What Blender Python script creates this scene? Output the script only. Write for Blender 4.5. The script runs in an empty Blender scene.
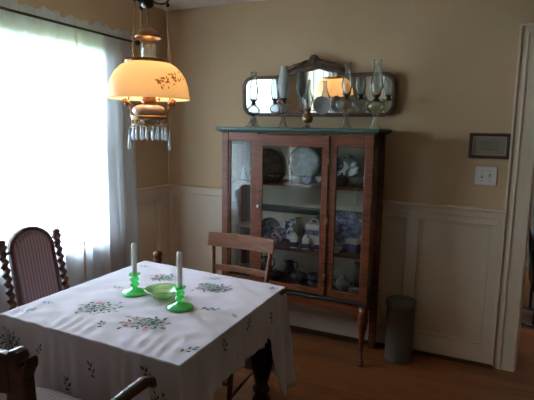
import bpy, math, random
from mathutils import Vector, Matrix
random.seed(7)
PI = math.pi
sin, cos = math.sin, math.cos
SC = bpy.context.scene
COL = SC.collection

# ------------------------------------------------------------------ camera
yaw, pitch, roll = 0.4378, 0.1393, 0.0177
F = Vector((-sin(yaw)*cos(pitch), cos(yaw)*cos(pitch), -sin(pitch)))
R0 = Vector((cos(yaw), sin(yaw), 0)); U0 = R0.cross(F)
R = cos(roll)*R0 + sin(roll)*U0; U = -sin(roll)*R0 + cos(roll)*U0
cd = bpy.data.cameras.new('camera'); cam = bpy.data.objects.new('camera', cd); COL.objects.link(cam)
cd.sensor_width = 36; cd.lens = 485.74/534*36; cd.clip_start = 0.05
M = Matrix(((R.x, U.x, -F.x, 2.4867), (R.y, U.y, -F.y, -3.3412), (R.z, U.z, -F.z, 1.49), (0, 0, 0, 1)))
cam.matrix_world = M
SC.camera = cam

# ------------------------------------------------------------------ world, daylight, exposure
w = bpy.data.worlds.new('daylight'); SC.world = w; w.use_nodes = True
wn = w.node_tree.nodes; bg = wn['Background']
bg.inputs[0].default_value = (0.68, 0.84, 1.0, 1); bg.inputs[1].default_value = 25.5

def portal(name, loc, rot, sx, sy):
    l = bpy.data.lights.new(name, 'AREA'); l.shape = 'RECTANGLE'; l.size = sx; l.size_y = sy
    l.cycles.is_portal = True
    o = bpy.data.objects.new(name, l); COL.objects.link(o); o.location = loc; o.rotation_euler = rot
portal('window_portal', (-0.20, -1.35, 1.38), (0, -PI/2, 0), 1.42, 1.50)
portal('window_portal', (-0.20, -3.76, 1.38), (0, -PI/2, 0), 1.36, 0.72)

vs = SC.view_settings
SC.display_settings.display_device = 'sRGB'
vs.view_transform = 'Standard'; vs.look = 'None'; vs.gamma = 1; vs.use_curve_mapping = False
vs.exposure = 0.93
cy = SC.cycles
cy.use_denoising = True
cy.max_bounces = 14; cy.transparent_max_bounces = 24; cy.diffuse_bounces = 8; cy.glossy_bounces = 6
cy.transmission_bounces = 8; cy.sample_clamp_indirect = 5; cy.caustics_reflective = False; cy.caustics_refractive = False
cy.use_adaptive_sampling = False

# ------------------------------------------------------------------ materials
def newmat(name):
    m = bpy.data.materials.new(name); m.use_nodes = True
    nt = m.node_tree; b = nt.nodes['Principled BSDF']
    return m, nt, b
def lnk(nt, a, b): nt.links.new(a, b)
def node(nt, t, **kw):
    n = nt.nodes.new(t)
    for k, v in kw.items():
        if hasattr(n, k): setattr(n, k, v)
        else: n.inputs[k.replace('_', ' ')].default_value = v
    return n
def ramp(nt, stops):
    r = nt.nodes.new('ShaderNodeValToRGB'); e = r.color_ramp.elements
    while len(e) > 1: e.remove(e[-1])
    e[0].position = stops[0][0]; e[0].color = (*stops[0][1], 1)
    for p, c in stops[1:]:
        q = e.new(p); q.color = (*c, 1)
    return r
def coords(nt, scale=(1, 1, 1), kind='Object'):
    tc = nt.nodes.new('ShaderNodeTexCoord'); mp = nt.nodes.new('ShaderNodeMapping')
    mp.inputs['Scale'].default_value = scale
    lnk(nt, tc.outputs[kind], mp.inputs[0]); return mp.outputs[0]
def plain(name, col, rough=0.5, metal=0, var=0.12, scale=6, bump=0.0, bscale=60, spec=0.5, **kw):
    m, nt, b = newmat(name)
    c = coords(nt)
    n = node(nt, 'ShaderNodeTexNoise', Scale=scale, Detail=3.0); lnk(nt, c, n.inputs[0])
    lo = tuple(x*(1-var) for x in col); hi = tuple(min(1, x*(1+var)) for x in col)
    r = ramp(nt, [(0.3, lo), (0.7, hi)]); lnk(nt, n.outputs[0], r.inputs[0]); lnk(nt, r.outputs[0], b.inputs['Base Color'])
    b.inputs['Roughness'].default_value = rough; b.inputs['Metallic'].default_value = metal
    b.inputs['Specular IOR Level'].default_value = spec
    if bump:
        n2 = node(nt, 'ShaderNodeTexNoise', Scale=bscale, Detail=4.0); lnk(nt, c, n2.inputs[0])
        bp = node(nt, 'ShaderNodeBump', Strength=bump, Distance=0.004); lnk(nt, n2.outputs[0], bp.inputs['Height'])
        lnk(nt, bp.outputs[0], b.inputs['Normal'])
    for k, v in kw.items(): b.inputs[k.replace('_', ' ')].default_value = v
    return m
def wood(name, dark, light, scale=(3, 3, 30), rough=0.35):
    m, nt, b = newmat(name)
    c = coords(nt, scale)
    n = node(nt, 'ShaderNodeTexNoise', Scale=1.6, Detail=6.0, Distortion=1.2); lnk(nt, c, n.inputs[0])
    r = ramp(nt, [(0.3, dark), (0.7, light)]); lnk(nt, n.outputs[0], r.inputs[0]); lnk(nt, r.outputs[0], b.inputs['Base Color'])
    b.inputs['Roughness'].default_value = rough; b.inputs['Specular IOR Level'].default_value = 0.32
    bp = node(nt, 'ShaderNodeBump', Strength=0.1, Distance=0.002); lnk(nt, n.outputs[0], bp.inputs['Height']); lnk(nt, bp.outputs[0], b.inputs['Normal'])
    return m
def thin_glass(name, tint=(0.96, 0.98, 0.97), base=0.05, edge=0.75, rough=0.02, body=0.0, bodycol=(0.8, 0.85, 0.85)):
    m, nt, b = newmat(name)
    out = nt.nodes['Material Output']; nt.nodes.remove(b)
    tr = nt.nodes.new('ShaderNodeBsdfTransparent'); tr.inputs[0].default_value = (*tint, 1)
    gl = nt.nodes.new('ShaderNodeBsdfGlossy'); gl.inputs['Roughness'].default_value = rough
    lw = node(nt, 'ShaderNodeLayerWeight', Blend=0.25)
    mr = nt.nodes.new('ShaderNodeMapRange'); mr.inputs['To Min'].default_value = base; mr.inputs['To Max'].default_value = edge
    lnk(nt, lw.outputs['Fresnel'], mr.inputs[0])
    mx = nt.nodes.new('ShaderNodeMixShader'); lnk(nt, mr.outputs[0], mx.inputs[0]); lnk(nt, gl.outputs[0], mx.inputs[2])
    if body:
        df = nt.nodes.new('ShaderNodeBsdfTranslucent'); df.inputs[0].default_value = (*bodycol, 1)
        d2 = nt.nodes.new('ShaderNodeBsdfDiffuse'); d2.inputs[0].default_value = (*bodycol, 1)
        m2 = nt.nodes.new('ShaderNodeMixShader'); m2.inputs[0].default_value = 0.5
        lnk(nt, df.outputs[0], m2.inputs[1]); lnk(nt, d2.outputs[0], m2.inputs[2])
        m3 = nt.nodes.new('ShaderNodeMixShader'); m3.inputs[0].default_value = body
        lnk(nt, tr.outputs[0], m3.inputs[1]); lnk(nt, m2.outputs[0], m3.inputs[2]); lnk(nt, m3.outputs[0], mx.inputs[1])
    else: lnk(nt, tr.outputs[0], mx.inputs[1])
    lnk(nt, mx.outputs[0], out.inputs[0])
    return m
def china(name, base, ink, scale=38, lo=0.48, hi=0.56, rough=0.15):
    m, nt, b = newmat(name)
    c = coords(nt)
    n = node(nt, 'ShaderNodeTexNoise', Scale=scale, Detail=4.0, Distortion=1.0); lnk(nt, c, n.inputs[0])
    r = ramp(nt, [(lo, base), (hi, ink)]); lnk(nt, n.outputs[0], r.inputs[0]); lnk(nt, r.outputs[0], b.inputs['Base Color'])
    b.inputs['Roughness'].default_value = rough
    return m
def fabric(name, diff, trans, transp):
    m, nt, b = newmat(name); out = nt.nodes['Material Output']; nt.nodes.remove(b)
    c = coords(nt, (400, 400, 400)); wv = node(nt, 'ShaderNodeTexNoise', Scale=1.0); lnk(nt, c, wv.inputs[0])
    rm = ramp(nt, [(0.2, tuple(x*0.9 for x in diff)), (0.8, diff)]); lnk(nt, wv.outputs[0], rm.inputs[0])
    d = nt.nodes.new('ShaderNodeBsdfDiffuse'); lnk(nt, rm.outputs[0], d.inputs[0])
    t = nt.nodes.new('ShaderNodeBsdfTranslucent'); lnk(nt, rm.outputs[0], t.inputs[0])
    p = nt.nodes.new('ShaderNodeBsdfTransparent')
    m1 = nt.nodes.new('ShaderNodeMixShader'); m1.inputs[0].default_value = trans
    lnk(nt, d.outputs[0], m1.inputs[1]); lnk(nt, t.outputs[0], m1.inputs[2])
    m2 = nt.nodes.new('ShaderNodeMixShader'); m2.inputs[0].default_value = transp
    lnk(nt, m1.outputs[0], m2.inputs[1]); lnk(nt, p.outputs[0], m2.inputs[2]); lnk(nt, m2.outputs[0], out.inputs[0])
    return m
def stripes(name, a, b_, freq, axis=0, rough=0.8):
    m, nt, b = newmat(name)
    tc = nt.nodes.new('ShaderNodeTexCoord'); sx = nt.nodes.new('ShaderNodeSeparateXYZ'); lnk(nt, tc.outputs['Object'], sx.inputs[0])
    mu = nt.nodes.new('ShaderNodeMath'); mu.operation = 'MULTIPLY'; mu.inputs[1].default_value = freq; lnk(nt, sx.outputs[axis], mu.inputs[0])
    si = nt.nodes.new('ShaderNodeMath'); si.operation = 'SINE'; lnk(nt, mu.outputs[0], si.inputs[0])
    mr = nt.nodes.new('ShaderNodeMapRange'); mr.inputs['From Min'].default_value = -1; lnk(nt, si.outputs[0], mr.inputs[0])
    r = ramp(nt, [(0.35, a), (0.65, b_)]); lnk(nt, mr.outputs[0], r.inputs[0]); lnk(nt, r.outputs[0], b.inputs['Base Color'])
    b.inputs['Roughness'].default_value = rough
    return m

MT = {}
MT['wall'] = plain('beige_wall_paint', (0.545, 0.38, 0.225), 0.7, var=0.03, scale=3, bump=0.05, bscale=200, spec=0.3)
MT['ceiling'] = plain('ceiling_paint', (0.80, 0.70, 0.60), 0.9, var=0.02, bump=0.05, bscale=150)
MT['trim'] = plain('white_trim_paint', (0.70, 0.555, 0.415), 0.45, var=0.03)
MT['walldark'] = plain('low_fill_wall_paint', (0.27, 0.20, 0.125), 0.7, var=0.03)  # unseen front and right walls, colour darkened to cut bounced fill light
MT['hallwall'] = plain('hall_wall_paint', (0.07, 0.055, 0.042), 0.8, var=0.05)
MT['curtain'] = fabric('sheer_curtain', (0.80, 0.86, 0.94), 0.62, 0.22)
MT['curtaind'] = fabric('dense_sheer_curtain', (0.70, 0.72, 0.70), 0.22, 0.01)
MT['cab'] = wood('red_brown_cabinet_wood', (0.060, 0.0135, 0.0055), (0.18, 0.046, 0.0145), rough=0.42)
MT['green'] = plain('painted_green', (0.030, 0.066, 0.048), 0.45, var=0.15)
MT['greend'] = plain('painted_dark_green', (0.022, 0.034, 0.028), 0.45, var=0.15)
MT['creamback'] = plain('cream_panel', (0.50, 0.45, 0.33), 0.7, var=0.05)
MT['pane'] = thin_glass('window_pane_glass', (0.97, 0.98, 0.98), 0.04, 0.8, 0.005)
MT['glass'] = thin_glass('clear_lamp_glass', (0.93, 0.94, 0.92), 0.07, 0.9, 0.03, 0.04)
MT['amber'] = thin_glass('pale_oil_glass', (0.78, 0.76, 0.62), 0.14, 0.95, 0.04, 0.12, (0.5, 0.5, 0.4))
MT['decal'] = fabric('shade_paint', (0.45, 0.20, 0.08), 0.5, 0.0)
MT['fontglass'] = plain('dusky_pink_glass', (0.36, 0.27, 0.24), 0.2, var=0.2, scale=15)
MT['smoke'] = thin_glass('smoky_lamp_glass', (0.62, 0.62, 0.60), 0.12, 0.9, 0.04, 0.05)
MT['milk'] = thin_glass('milk_glass', (0.9, 0.9, 0.9), 0.06, 0.5, 0.1, 0.97, (0.80, 0.82, 0.82))
MT['uran'] = thin_glass('green_glass', (0.35, 1.0, 0.45), 0.10, 0.8, 0.04, 0.55, (0.22, 0.95, 0.36))
MT['uranb'] = thin_glass('pale_green_glass', (0.82, 0.97, 0.66), 0.10, 0.7, 0.04, 0.45, (0.52, 0.82, 0.40))
MT['crystal'] = thin_glass('crystal_prism', (0.9, 0.92, 0.95), 0.25, 1.0, 0.03, 0.25, (0.9, 0.9, 0.95))
MT['burner'] = plain('dark_bronze', (0.05, 0.04, 0.03), 0.35, 0.8)
MT['brass'] = plain('aged_brass', (0.30, 0.17, 0.07), 0.35, 0.9, var=0.3, scale=20)
MT['copper'] = plain('worn_copper_brass', (0.30, 0.13, 0.055), 0.4, 0.8, var=0.3, scale=25)
MT['gilt'] = plain('brown_gilt_frame', (0.085, 0.036, 0.017), 0.5, 0.0, var=0.4, scale=30, bump=0.3, bscale=60)
MT['mirror'] = plain('mirror_silver', (0.90, 0.92, 0.90), 0.015, 1.0, var=0.0)
MT['chairwood'] = wood('dark_mahogany', (0.045, 0.018, 0.013), (0.11, 0.042, 0.028))
MT['slat'] = wood('mid_brown_chair_wood', (0.13, 0.052, 0.028), (0.24, 0.105, 0.058), (4, 30, 30), 0.35)
MT['armwood'] = wood('walnut_armchair_wood', (0.045, 0.022, 0.015), (0.13, 0.06, 0.036), (6, 6, 25), 0.3)
MT['legwood'] = wood('dark_table_wood', (0.025, 0.010, 0.008), (0.06, 0.024, 0.016))
MT['stripe'] = stripes('rose_stripe_upholstery', (0.30, 0.20, 0.195), (0.185, 0.115, 0.12), 330, 1)
MT['seatpad'] = stripes('rose_seat_fabric', (0.32, 0.23, 0.20), (0.27, 0.18, 0.165), 300, 0)
MT['cloth'] = plain('white_tablecloth', (0.63, 0.565, 0.61), 0.85, var=0.03, scale=9, bump=0.35, bscale=22, spec=0.2)
MT['leaf'] = plain('green_thread', (0.055, 0.105, 0.075), 0.8, var=0.4, scale=60)
MT['leafpale'] = plain('sage_thread', (0.20, 0.26, 0.18), 0.8, var=0.3, scale=60)
MT['pink'] = plain('pink_thread', (0.62, 0.26, 0.27), 0.8, var=0.3, scale=60)
MT['blue'] = plain('blue_thread', (0.10, 0.22, 0.30), 0.8, var=0.3, scale=60)
MT['candle'] = plain('white_candle_wax', (0.93, 0.92, 0.90), 0.5, var=0.01)
MT['wick'] = plain('wick', (0.05, 0.05, 0.05), 0.9)
MT['plate'] = plain('switch_plate', (0.74, 0.70, 0.66), 0.4, var=0.02)
MT['frame'] = wood('dark_frame_wood', (0.055, 0.032, 0.020), (0.10, 0.058, 0.036))
MT['gold'] = plain('gilt_line', (0.48, 0.40, 0.28), 0.4, 0.4)
MT['mat'] = plain('sage_mat', (0.27, 0.235, 0.165), 0.8, var=0.05)
MT['ink'] = plain('printed_ink', (0.07, 0.085, 0.06), 0.9)
MT['tin'] = china('faded_painted_tin', (0.085, 0.064, 0.045), (0.11, 0.050, 0.036), 7, 0.50, 0.68, 0.5)
MT['tinrim'] = plain('tin_rim', (0.12, 0.115, 0.09), 0.4, 0.0)
MT['shoe'] = wood('dark_shoe_moulding', (0.05, 0.025, 0.014), (0.09, 0.045, 0.025), (2, 30, 30))
MT['black'] = plain('black_leather', (0.012, 0.012, 0.013), 0.4)
MT['palecush'] = plain('pale_blue_cloth', (0.62, 0.70, 0.86), 0.9)
MT['bluewhite'] = china('blue_and_white_china', (0.62, 0.64, 0.66), (0.05, 0.07, 0.20), 34)
MT['bluedark'] = china('dark_blue_transfer_china', (0.22, 0.24, 0.38), (0.035, 0.04, 0.13), 30, 0.40, 0.60)
MT['greyplate'] = china('grey_glass_plate', (0.19, 0.225, 0.23), (0.085, 0.11, 0.115), 22, 0.40, 0.62)
MT['greyrim'] = plain('dark_plate_rim', (0.045, 0.06, 0.06), 0.2)
MT['brownware'] = china('dark_brown_ware', (0.10, 0.09, 0.08), (0.02, 0.02, 0.022), 20, 0.4, 0.6)
MT['darkware'] = china('mulberry_transferware', (0.16, 0.15, 0.16), (0.035, 0.035, 0.045), 30, 0.38, 0.6)
MT['whiteware'] = china('white_china', (0.60, 0.60, 0.57), (0.34, 0.36, 0.33), 30, 0.5, 0.72)
MT['palewhite'] = plain('plain_white_china', (0.66, 0.65, 0.62), 0.2, var=0.03)
MT['tealware'] = china('teal_figured_china', (0.40, 0.48, 0.47), (0.08, 0.14, 0.14), 30, 0.4, 0.62)
MT['motif'] = china('black_and_white_china', (0.55, 0.56, 0.54), (0.02, 0.025, 0.03), 13, 0.42, 0.50)
MT['olive'] = plain('olive_stoneware', (0.13, 0.12, 0.07), 0.4)
MT['cobalt'] = plain('cobalt_glaze', (0.03, 0.04, 0.16), 0.2)
MT['outside'] = plain('lawn', (0.10, 0.14, 0.06), 0.95, var=0.3)

def floor_mat():
    m, nt, b = newmat('oak_strip_floor')
    c = coords(nt)
    br = nt.nodes.new('ShaderNodeTexBrick'); lnk(nt, c, br.inputs[0])
    br.inputs['Scale'].default_value = 1.0; br.inputs['Brick Width'].default_value = 0.9; br.inputs['Row Height'].default_value = 0.082
    br.inputs['Mortar Size'].default_value = 0.0015; br.inputs['Mortar Smooth'].default_value = 0.2; br.offset = 0.37
    br.inputs['Color1'].default_value = (0.16, 0.046, 0.013, 1); br.inputs['Color2'].default_value = (0.23, 0.072, 0.021, 1)
    br.inputs['Mortar'].default_value = (0.06, 0.025, 0.012, 1)
    mp = nt.nodes.new('ShaderNodeMapping'); mp.inputs['Scale'].default_value = (1.5, 22, 1); lnk(nt, c, mp.inputs[0])
    n = node(nt, 'ShaderNodeTexNoise', Scale=2.0, Detail=6.0, Distortion=0.8); lnk(nt, mp.outputs[0], n.inputs[0])
    r = ramp(nt, [(0.3, (0.62, 0.58, 0.55)), (0.7, (1.1, 1.1, 1.1))]); lnk(nt, n.outputs[0], r.inputs[0])
    mx = nt.nodes.new('ShaderNodeMix'); mx.data_type = 'RGBA'; mx.blend_type = 'MULTIPLY'; mx.inputs[0].default_value = 1
    lnk(nt, br.outputs[0], mx.inputs[6]); lnk(nt, r.outputs[0], mx.inputs[7]); lnk(nt, mx.outputs[2], b.inputs['Base Color'])
    b.inputs['Roughness'].default_value = 0.38
    bp = node(nt, 'ShaderNodeBump', Strength=0.25, Distance=0.002); bp.invert = True
    lnk(nt, br.outputs['Fac'], bp.inputs['Height']); lnk(nt, bp.outputs[0], b.inputs['Normal'])
    return m
MT['floor'] = floor_mat()
def shade_mat():
    m, nt, b = newmat('cream_glass_shade'); out = nt.nodes['Material Output']; nt.nodes.remove(b)
    col = (0.98, 0.82, 0.58, 1)
    t = nt.nodes.new('ShaderNodeBsdfTranslucent'); t.inputs[0].default_value = col
    d = nt.nodes.new('ShaderNodeBsdfDiffuse'); d.inputs[0].default_value = (0.86, 0.72, 0.52, 1)
    g = nt.nodes.new('ShaderNodeBsdfGlossy'); g.inputs['Roughness'].default_value = 0.2
    m1 = nt.nodes.new('ShaderNodeMixShader'); m1.inputs[0].default_value = 0.45
    lnk(nt, d.outputs[0], m1.inputs[1]); lnk(nt, t.outputs[0], m1.inputs[2])
    m2 = nt.nodes.new('ShaderNodeMixShader'); m2.inputs[0].default_value = 0.04
    lnk(nt, m1.outputs[0], m2.inputs[1]); lnk(nt, g.outputs[0], m2.inputs[2]); lnk(nt, m2.outputs[0], out.inputs[0])
    return m
MT['shade'] = shade_mat()
def emis(name, col, s):
    m, nt, b = newmat(name); b.inputs['Base Color'].default_value = (*col, 1)
    b.inputs['Emission Color'].default_value = (*col, 1); b.inputs['Emission Strength'].default_value = s
    return m
MT['bulb'] = emis('lit_bulb', (1.0, 0.62, 0.22), 14)

# ------------------------------------------------------------------ mesh helpers
class MB:
    def __init__(s): s.v = []; s.f = []; s.m = []; s.sm = []; s.T = Matrix.Identity(4)
    def add(s, vs, fs, mi=0, smooth=False):
        n = len(s.v); s.v += [tuple(s.T @ Vector(v)) for v in vs]
        for f in fs: s.f.append(tuple(n+i for i in f)); s.m.append(mi); s.sm.append(smooth)
    def box(s, x0, x1, y0, y1, z0, z1, mi=0):
        v = [(x, y, z) for x in (x0, x1) for y in (y0, y1) for z in (z0, z1)]
        s.add(v, [(0, 1, 3, 2), (4, 6, 7, 5), (0, 4, 5, 1), (2, 3, 7, 6), (0, 2, 6, 4), (1, 5, 7, 3)], mi)
        return s
    def lathe(s, prof, seg=24, mi=0, cap0=False, cap1=False, flute=0, fa=0.0):
        vs = []; fs = []
        for r, z in prof:
            for k in range(seg):
                a = 2*PI*k/seg; rr = r*(1+fa*cos(flute*a)) if flute else r
                vs.append((rr*cos(a), rr*sin(a), z))
        n = len(prof)
        for i in range(n-1):
            for k in range(seg):
                k2 = (k+1) % seg
                fs.append((i*seg+k, i*seg+k2, (i+1)*seg+k2, (i+1)*seg+k))
        if cap0: fs.append(tuple(range(seg))[::-1])
        if cap1: fs.append(tuple((n-1)*seg+k for k in range(seg)))
        s.add(vs, fs, mi, True); return s
    def tube(s, pts, rad, seg=8, mi=0, caps=True, closed=False, flat=1.0):
        pts = [Vector(p) for p in pts]; n = len(pts)
        if not hasattr(rad, '__len__'): rad = [rad]*n
        vs = []; fs = []; up = None
        for i in range(n):
            a = pts[(i-1) % n] if (closed or i > 0) else pts[0]; b = pts[(i+1) % n] if (closed or i < n-1) else pts[-1]
            d = (b-a).normalized()
            if up is None:
                up = Vector((0, 0, 1)) if abs(d.z) < 0.9 else Vector((1, 0, 0))
            x = d.cross(up).normalized(); y = x.cross(d).normalized(); up = y
            for k in range(seg):
                t = 2*PI*(k+0.5)/seg
                vs.append(pts[i] + x*cos(t)*rad[i] + y*sin(t)*rad[i]*flat)
        for i in range(n if closed else n-1):
            j = (i+1) % n
            for k in range(seg):
                k2 = (k+1) % seg; fs.append((i*seg+k, i*seg+k2, j*seg+k2, j*seg+k))
        if caps and not closed: fs.append(tuple(range(seg))[::-1]); fs.append(tuple((n-1)*seg+k for k in range(seg)))
        s.add(vs, fs, mi, True); return s
    def ball(s, c, r, seg=12, rings=8, mi=0, sc=(1, 1, 1)):
        vs = []; fs = []
        for i in range(rings+1):
            t = PI*i/rings
            for k in range(seg):
                a = 2*PI*k/seg
                vs.append((c[0]+r*sc[0]*sin(t)*cos(a), c[1]+r*sc[1]*sin(t)*sin(a), c[2]-r*sc[2]*cos(t)))
        for i in range(rings):
            for k in range(seg):
                k2 = (k+1) % seg; fs.append((i*seg+k, i*seg+k2, (i+1)*seg+k2, (i+1)*seg+k))
        s.add(vs, fs, mi, True); return s
    def prism(s, out, d0, d1, plane='xz', mi=0):
        n = len(out)
        def P(a, b, d): return (a, d, b) if plane == 'xz' else ((d, a, b) if plane == 'yz' else (a, b, d))
        vs = [P(a, b, d0) for a, b in out] + [P(a, b, d1) for a, b in out]
        fs = [tuple(range(n)), tuple(range(2*n-1, n-1, -1))] + [(i, (i+1) % n, n+(i+1) % n, n+i) for i in range(n)]
        s.add(vs, fs, mi); return s
    def band(s, outer, inner, d0, d1, plane='xz', mi=0):
        n = len(outer)
        def P(a, b, d): return (a, d, b) if plane == 'xz' else ((d, a, b) if plane == 'yz' else (a, b, d))
        vs = [P(a, b, d0) for a, b in outer]+[P(a, b, d0) for a, b in inner]+[P(a, b, d1) for a, b in outer]+[P(a, b, d1) for a, b in inner]
        fs = []
        for i in range(n):
            j = (i+1) % n
            fs += [(i, j, n+j, n+i), (2*n+i, 3*n+i, 3*n+j, 2*n+j), (i, 2*n+i, 2*n+j, j), (n+i, n+j, 3*n+j, 3*n+i)]
        s.add(vs, fs, mi); return s
    def build(s, name, mats, parent=None, bevel=0, loc=None, recalc=True):
        me = bpy.data.meshes.new(name); me.from_pydata(s.v, [], s.f)
        if not isinstance(mats, (list, tuple)): mats = [mats]
        for m in mats: me.materials.append(MT[m])
        for p, mi, sm in zip(me.polygons, s.m, s.sm): p.material_index = mi; p.use_smooth = sm
        if recalc:
            import bmesh
            b = bmesh.new(); b.from_mesh(me); bmesh.ops.remove_doubles(b, verts=b.verts, dist=1e-6)
            bmesh.ops.recalc_face_normals(b, faces=b.faces); b.to_mesh(me); b.free()
        o = bpy.data.objects.new(name, me); COL.objects.link(o)
        if parent: o.parent = parent
        if loc: o.location = loc
        if bevel:
            md = o.modifiers.new('bevel', 'BEVEL'); md.width = bevel; md.segments = 2; md.limit_method = 'ANGLE'; md.angle_limit = 0.7
        return o
def thing(name, label, cat, loc=(0, 0, 0), rz=0, group=None):
    o = bpy.data.objects.new(name, None); COL.objects.link(o); o.empty_display_size = 0.05
    o.location = loc; o.rotation_euler = (0, 0, rz); o['label'] = label; o['category'] = cat
    if group: o['group'] = group
    return o
def tag(o, label, cat, group=None):
    o['label'] = label; o['category'] = cat
    if group: o['group'] = group
    return o
def struct(o): o['kind'] = 'structure'; return o
def box_mb(*a): return MB().box(*a)

# ------------------------------------------------------------------ room shell
CE = 2.438
X1, YF = 3.95, -4.65
struct(box_mb(-0.14, 4.6, YF-0.1, 3.0, -0.08, 0).build('floor', 'floor'))
struct(box_mb(-0.14, 4.6, YF-0.1, 3.0, CE, CE+0.08).build('ceiling', 'ceiling'))
def wall_with_holes(axis, d0, d1, a0, a1, holes, name, mat='wall'):
    mb = MB()
    def bx(p0, p1, z0, z1):
        if axis == 'x': mb.box(d0, d1, p0, p1, z0, z1)
        else: mb.box(p0, p1, d0, d1, z0, z1)
    c = a0
    for h0, h1, z0, z1 in sorted(holes):
        bx(c, h0, 0, CE)
        if z0 > 0: bx(h0, h1, 0, z0)
        bx(h0, h1, z1, CE); c = h1
    bx(c, a1, 0, CE)
    return struct(mb.build(name, mat))
W1 = (-2.14, -0.76, 0.72, 2.045); W2 = (-4.10, -3.42, 0.72, 2.05)
wall_with_holes('x', -0.14, 0, YF, 0.12, [W1, W2], 'wall_left')
wall_with_holes('y', 0, 0.12, 0, X1, [(2.69, 3.55, 0, 2.04)], 'wall_back')
wall_with_holes('y', YF-0.12, YF, -0.14, X1+0.1, [], 'wall_front', 'walldark')
struct(box_mb(X1, X1+0.1, YF, 0.12, 0, CE).build('wall_right', 'walldark'))
# hall beyond the doorway
struct(box_mb(1.7, 1.8, 0.12, 3.0, 0, CE).build('wall_hall_left', 'hallwall'))
struct(box_mb(1.8, 4.6, 2.9, 3.0, 0, CE).build('wall_hall_back', 'hallwall'))
struct(box_mb(4.5, 4.6, 0.12, 2.9, 0, CE).build('wall_hall_right', 'hallwall'))
g = struct(box_mb(-14, -0.6, -14, 8, -0.75, -0.7).build('ground', 'outside'))
struct(box_mb(-0.6, 8, -14, -5.4, -0.75, -0.7).build('ground', 'outside'))

def window(n, axis, d, a0, a1, z0, z1, sgn):
    """frame, sashes and panes in an opening; d = inner wall face, sgn = outward direction"""
    root = MB(); fr = 0.05
    def bx(mb, p0, p1, e0, e1, q0, q1):
        lo, hi = min(d+sgn*e0, d+sgn*e1), max(d+sgn*e0, d+sgn*e1)
        if axis == 'x': mb.box(lo, hi, p0, p1, q0, q1)
        else: mb.box(p0, p1, lo, hi, q0, q1)
    # casing round the opening, on the room side
    c = 0.085
    bx(root, a0-c, a0, -0.018, 0, z0-0.02, z1+c); bx(root, a1, a1+c, -0.018, 0, z0-0.02, z1+c)
    bx(root, a0, a1, -0.018, 0, z1, z1+c)
    o = root.build('window_%d' % n, 'trim'); struct(o)
    sill = MB(); bx(sill, a0-c-0.02, a1+c+0.02, -0.05, 0.0, z0-0.045, z0-0.02); sill.build('window_sill', 'trim', o)
    fm = MB(); mid = (a0+a1)/2; zm = (z0+z1)/2
    bx(fm, a0, a0+fr, 0.03, 0.1, z0, z1); bx(fm, a1-fr, a1, 0.03, 0.1, z0, z1)
    bx(fm, a0+fr, a1-fr, 0.03, 0.1, z0, z0+fr); bx(fm, a0+fr, a1-fr, 0.03, 0.1, z1-fr, z1)
    bx(fm, mid-0.04, mid+0.04, 0.03, 0.1, z0+fr, z1-fr)
    bx(fm, a0+fr, mid-0.04, 0.04, 0.09, zm-0.02, zm+0.02); bx(fm, mid+0.04, a1-fr, 0.04, 0.09, zm-0.02, zm+0.02)
    fm.build('window_frame', 'trim', o)
    pn = MB()
    for p0, p1 in ((a0+fr, mid-0.04), (mid+0.04, a1-fr)):
        for q0, q1 in ((z0+fr, zm-0.02), (zm+0.02, z1-fr)): bx(pn, p0, p1, 0.062, 0.066, q0, q1)
    pn.build('pane', 'pane', o)
window(1, 'x', 0, *W1, -1); window(2, 'x', 0, *W2, -1)

# wainscot on the back wall and left wall: flat frame, recessed panels, chair rail
RT = 1.04
def wainscot(name, horiz, a0, a1, stiles, y_sgn):
    """horiz 'x': runs along x on plane y=0 ; 'y': runs along y on plane x=0"""
    def mk(mb, p0, p1, depth, z0, z1, base=0.0):
        if horiz == 'x': mb.box(p0, p1, -depth, base, z0, z1)
        else: mb.box(base, depth, p0, p1, z0, z1)
    o = MB(); mk(o, a0, a1, 0.004, 0.05, 0.99)
    ob = struct(o.build(name, 'trim'))
    st = MB()
    for s0, s1 in stiles: mk(st, s0, s1, 0.028, 0.145, 0.935)
    mk(st, a0, a1, 0.028, 0.935, 0.985); mk(st, a0, a1, 0.028, 0.022, 0.145)
    st.build('panel_frame', 'trim', ob, bevel=0.003)
    # small inner moulding round each panel
    ml = MB(); ed = sorted(stiles)
    for i in range(len(ed)-1):
        p0, p1 = ed[i][1], ed[i+1][0]
        if p1-p0 < 0.06: continue
        t = 0.010
        p0 += 0.004; p1 -= 0.004; mk(ml, p0, p1, 0.018, 0.931-t, 0.931); mk(ml, p0, p1, 0.018, 0.149, 0.149+t)
        mk(ml, p0, p0+t, 0.018, 0.149+t, 0.931-t); mk(ml, p1-t, p1, 0.018, 0.149+t, 0.931-t)
    ml.build('panel_moulding', 'trim', ob)
    cr = MB(); mk(cr, a0, a1, 0.050, RT-0.018, RT); mk(cr, a0, a1, 0.036, 0.975, RT-0.018)
    cr.build('chair_rail', 'trim', ob, bevel=0.005)
    sm = MB(); mk(sm, a0, a1, 0.042, 0.0, 0.022)
    sm.build('shoe_moulding', 'shoe', ob, bevel=0.004)
wainscot('baseboard_back', 'x', 0, 2.572, [(0, 0.077), (0.99, 1.065), (1.975, 2.055), (2.487, 2.572)], 1)
wainscot('baseboard_left', 'y', -0.55, -0.04, [(-0.55, -0.52), (-0.155, -0.04)], 1)
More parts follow.
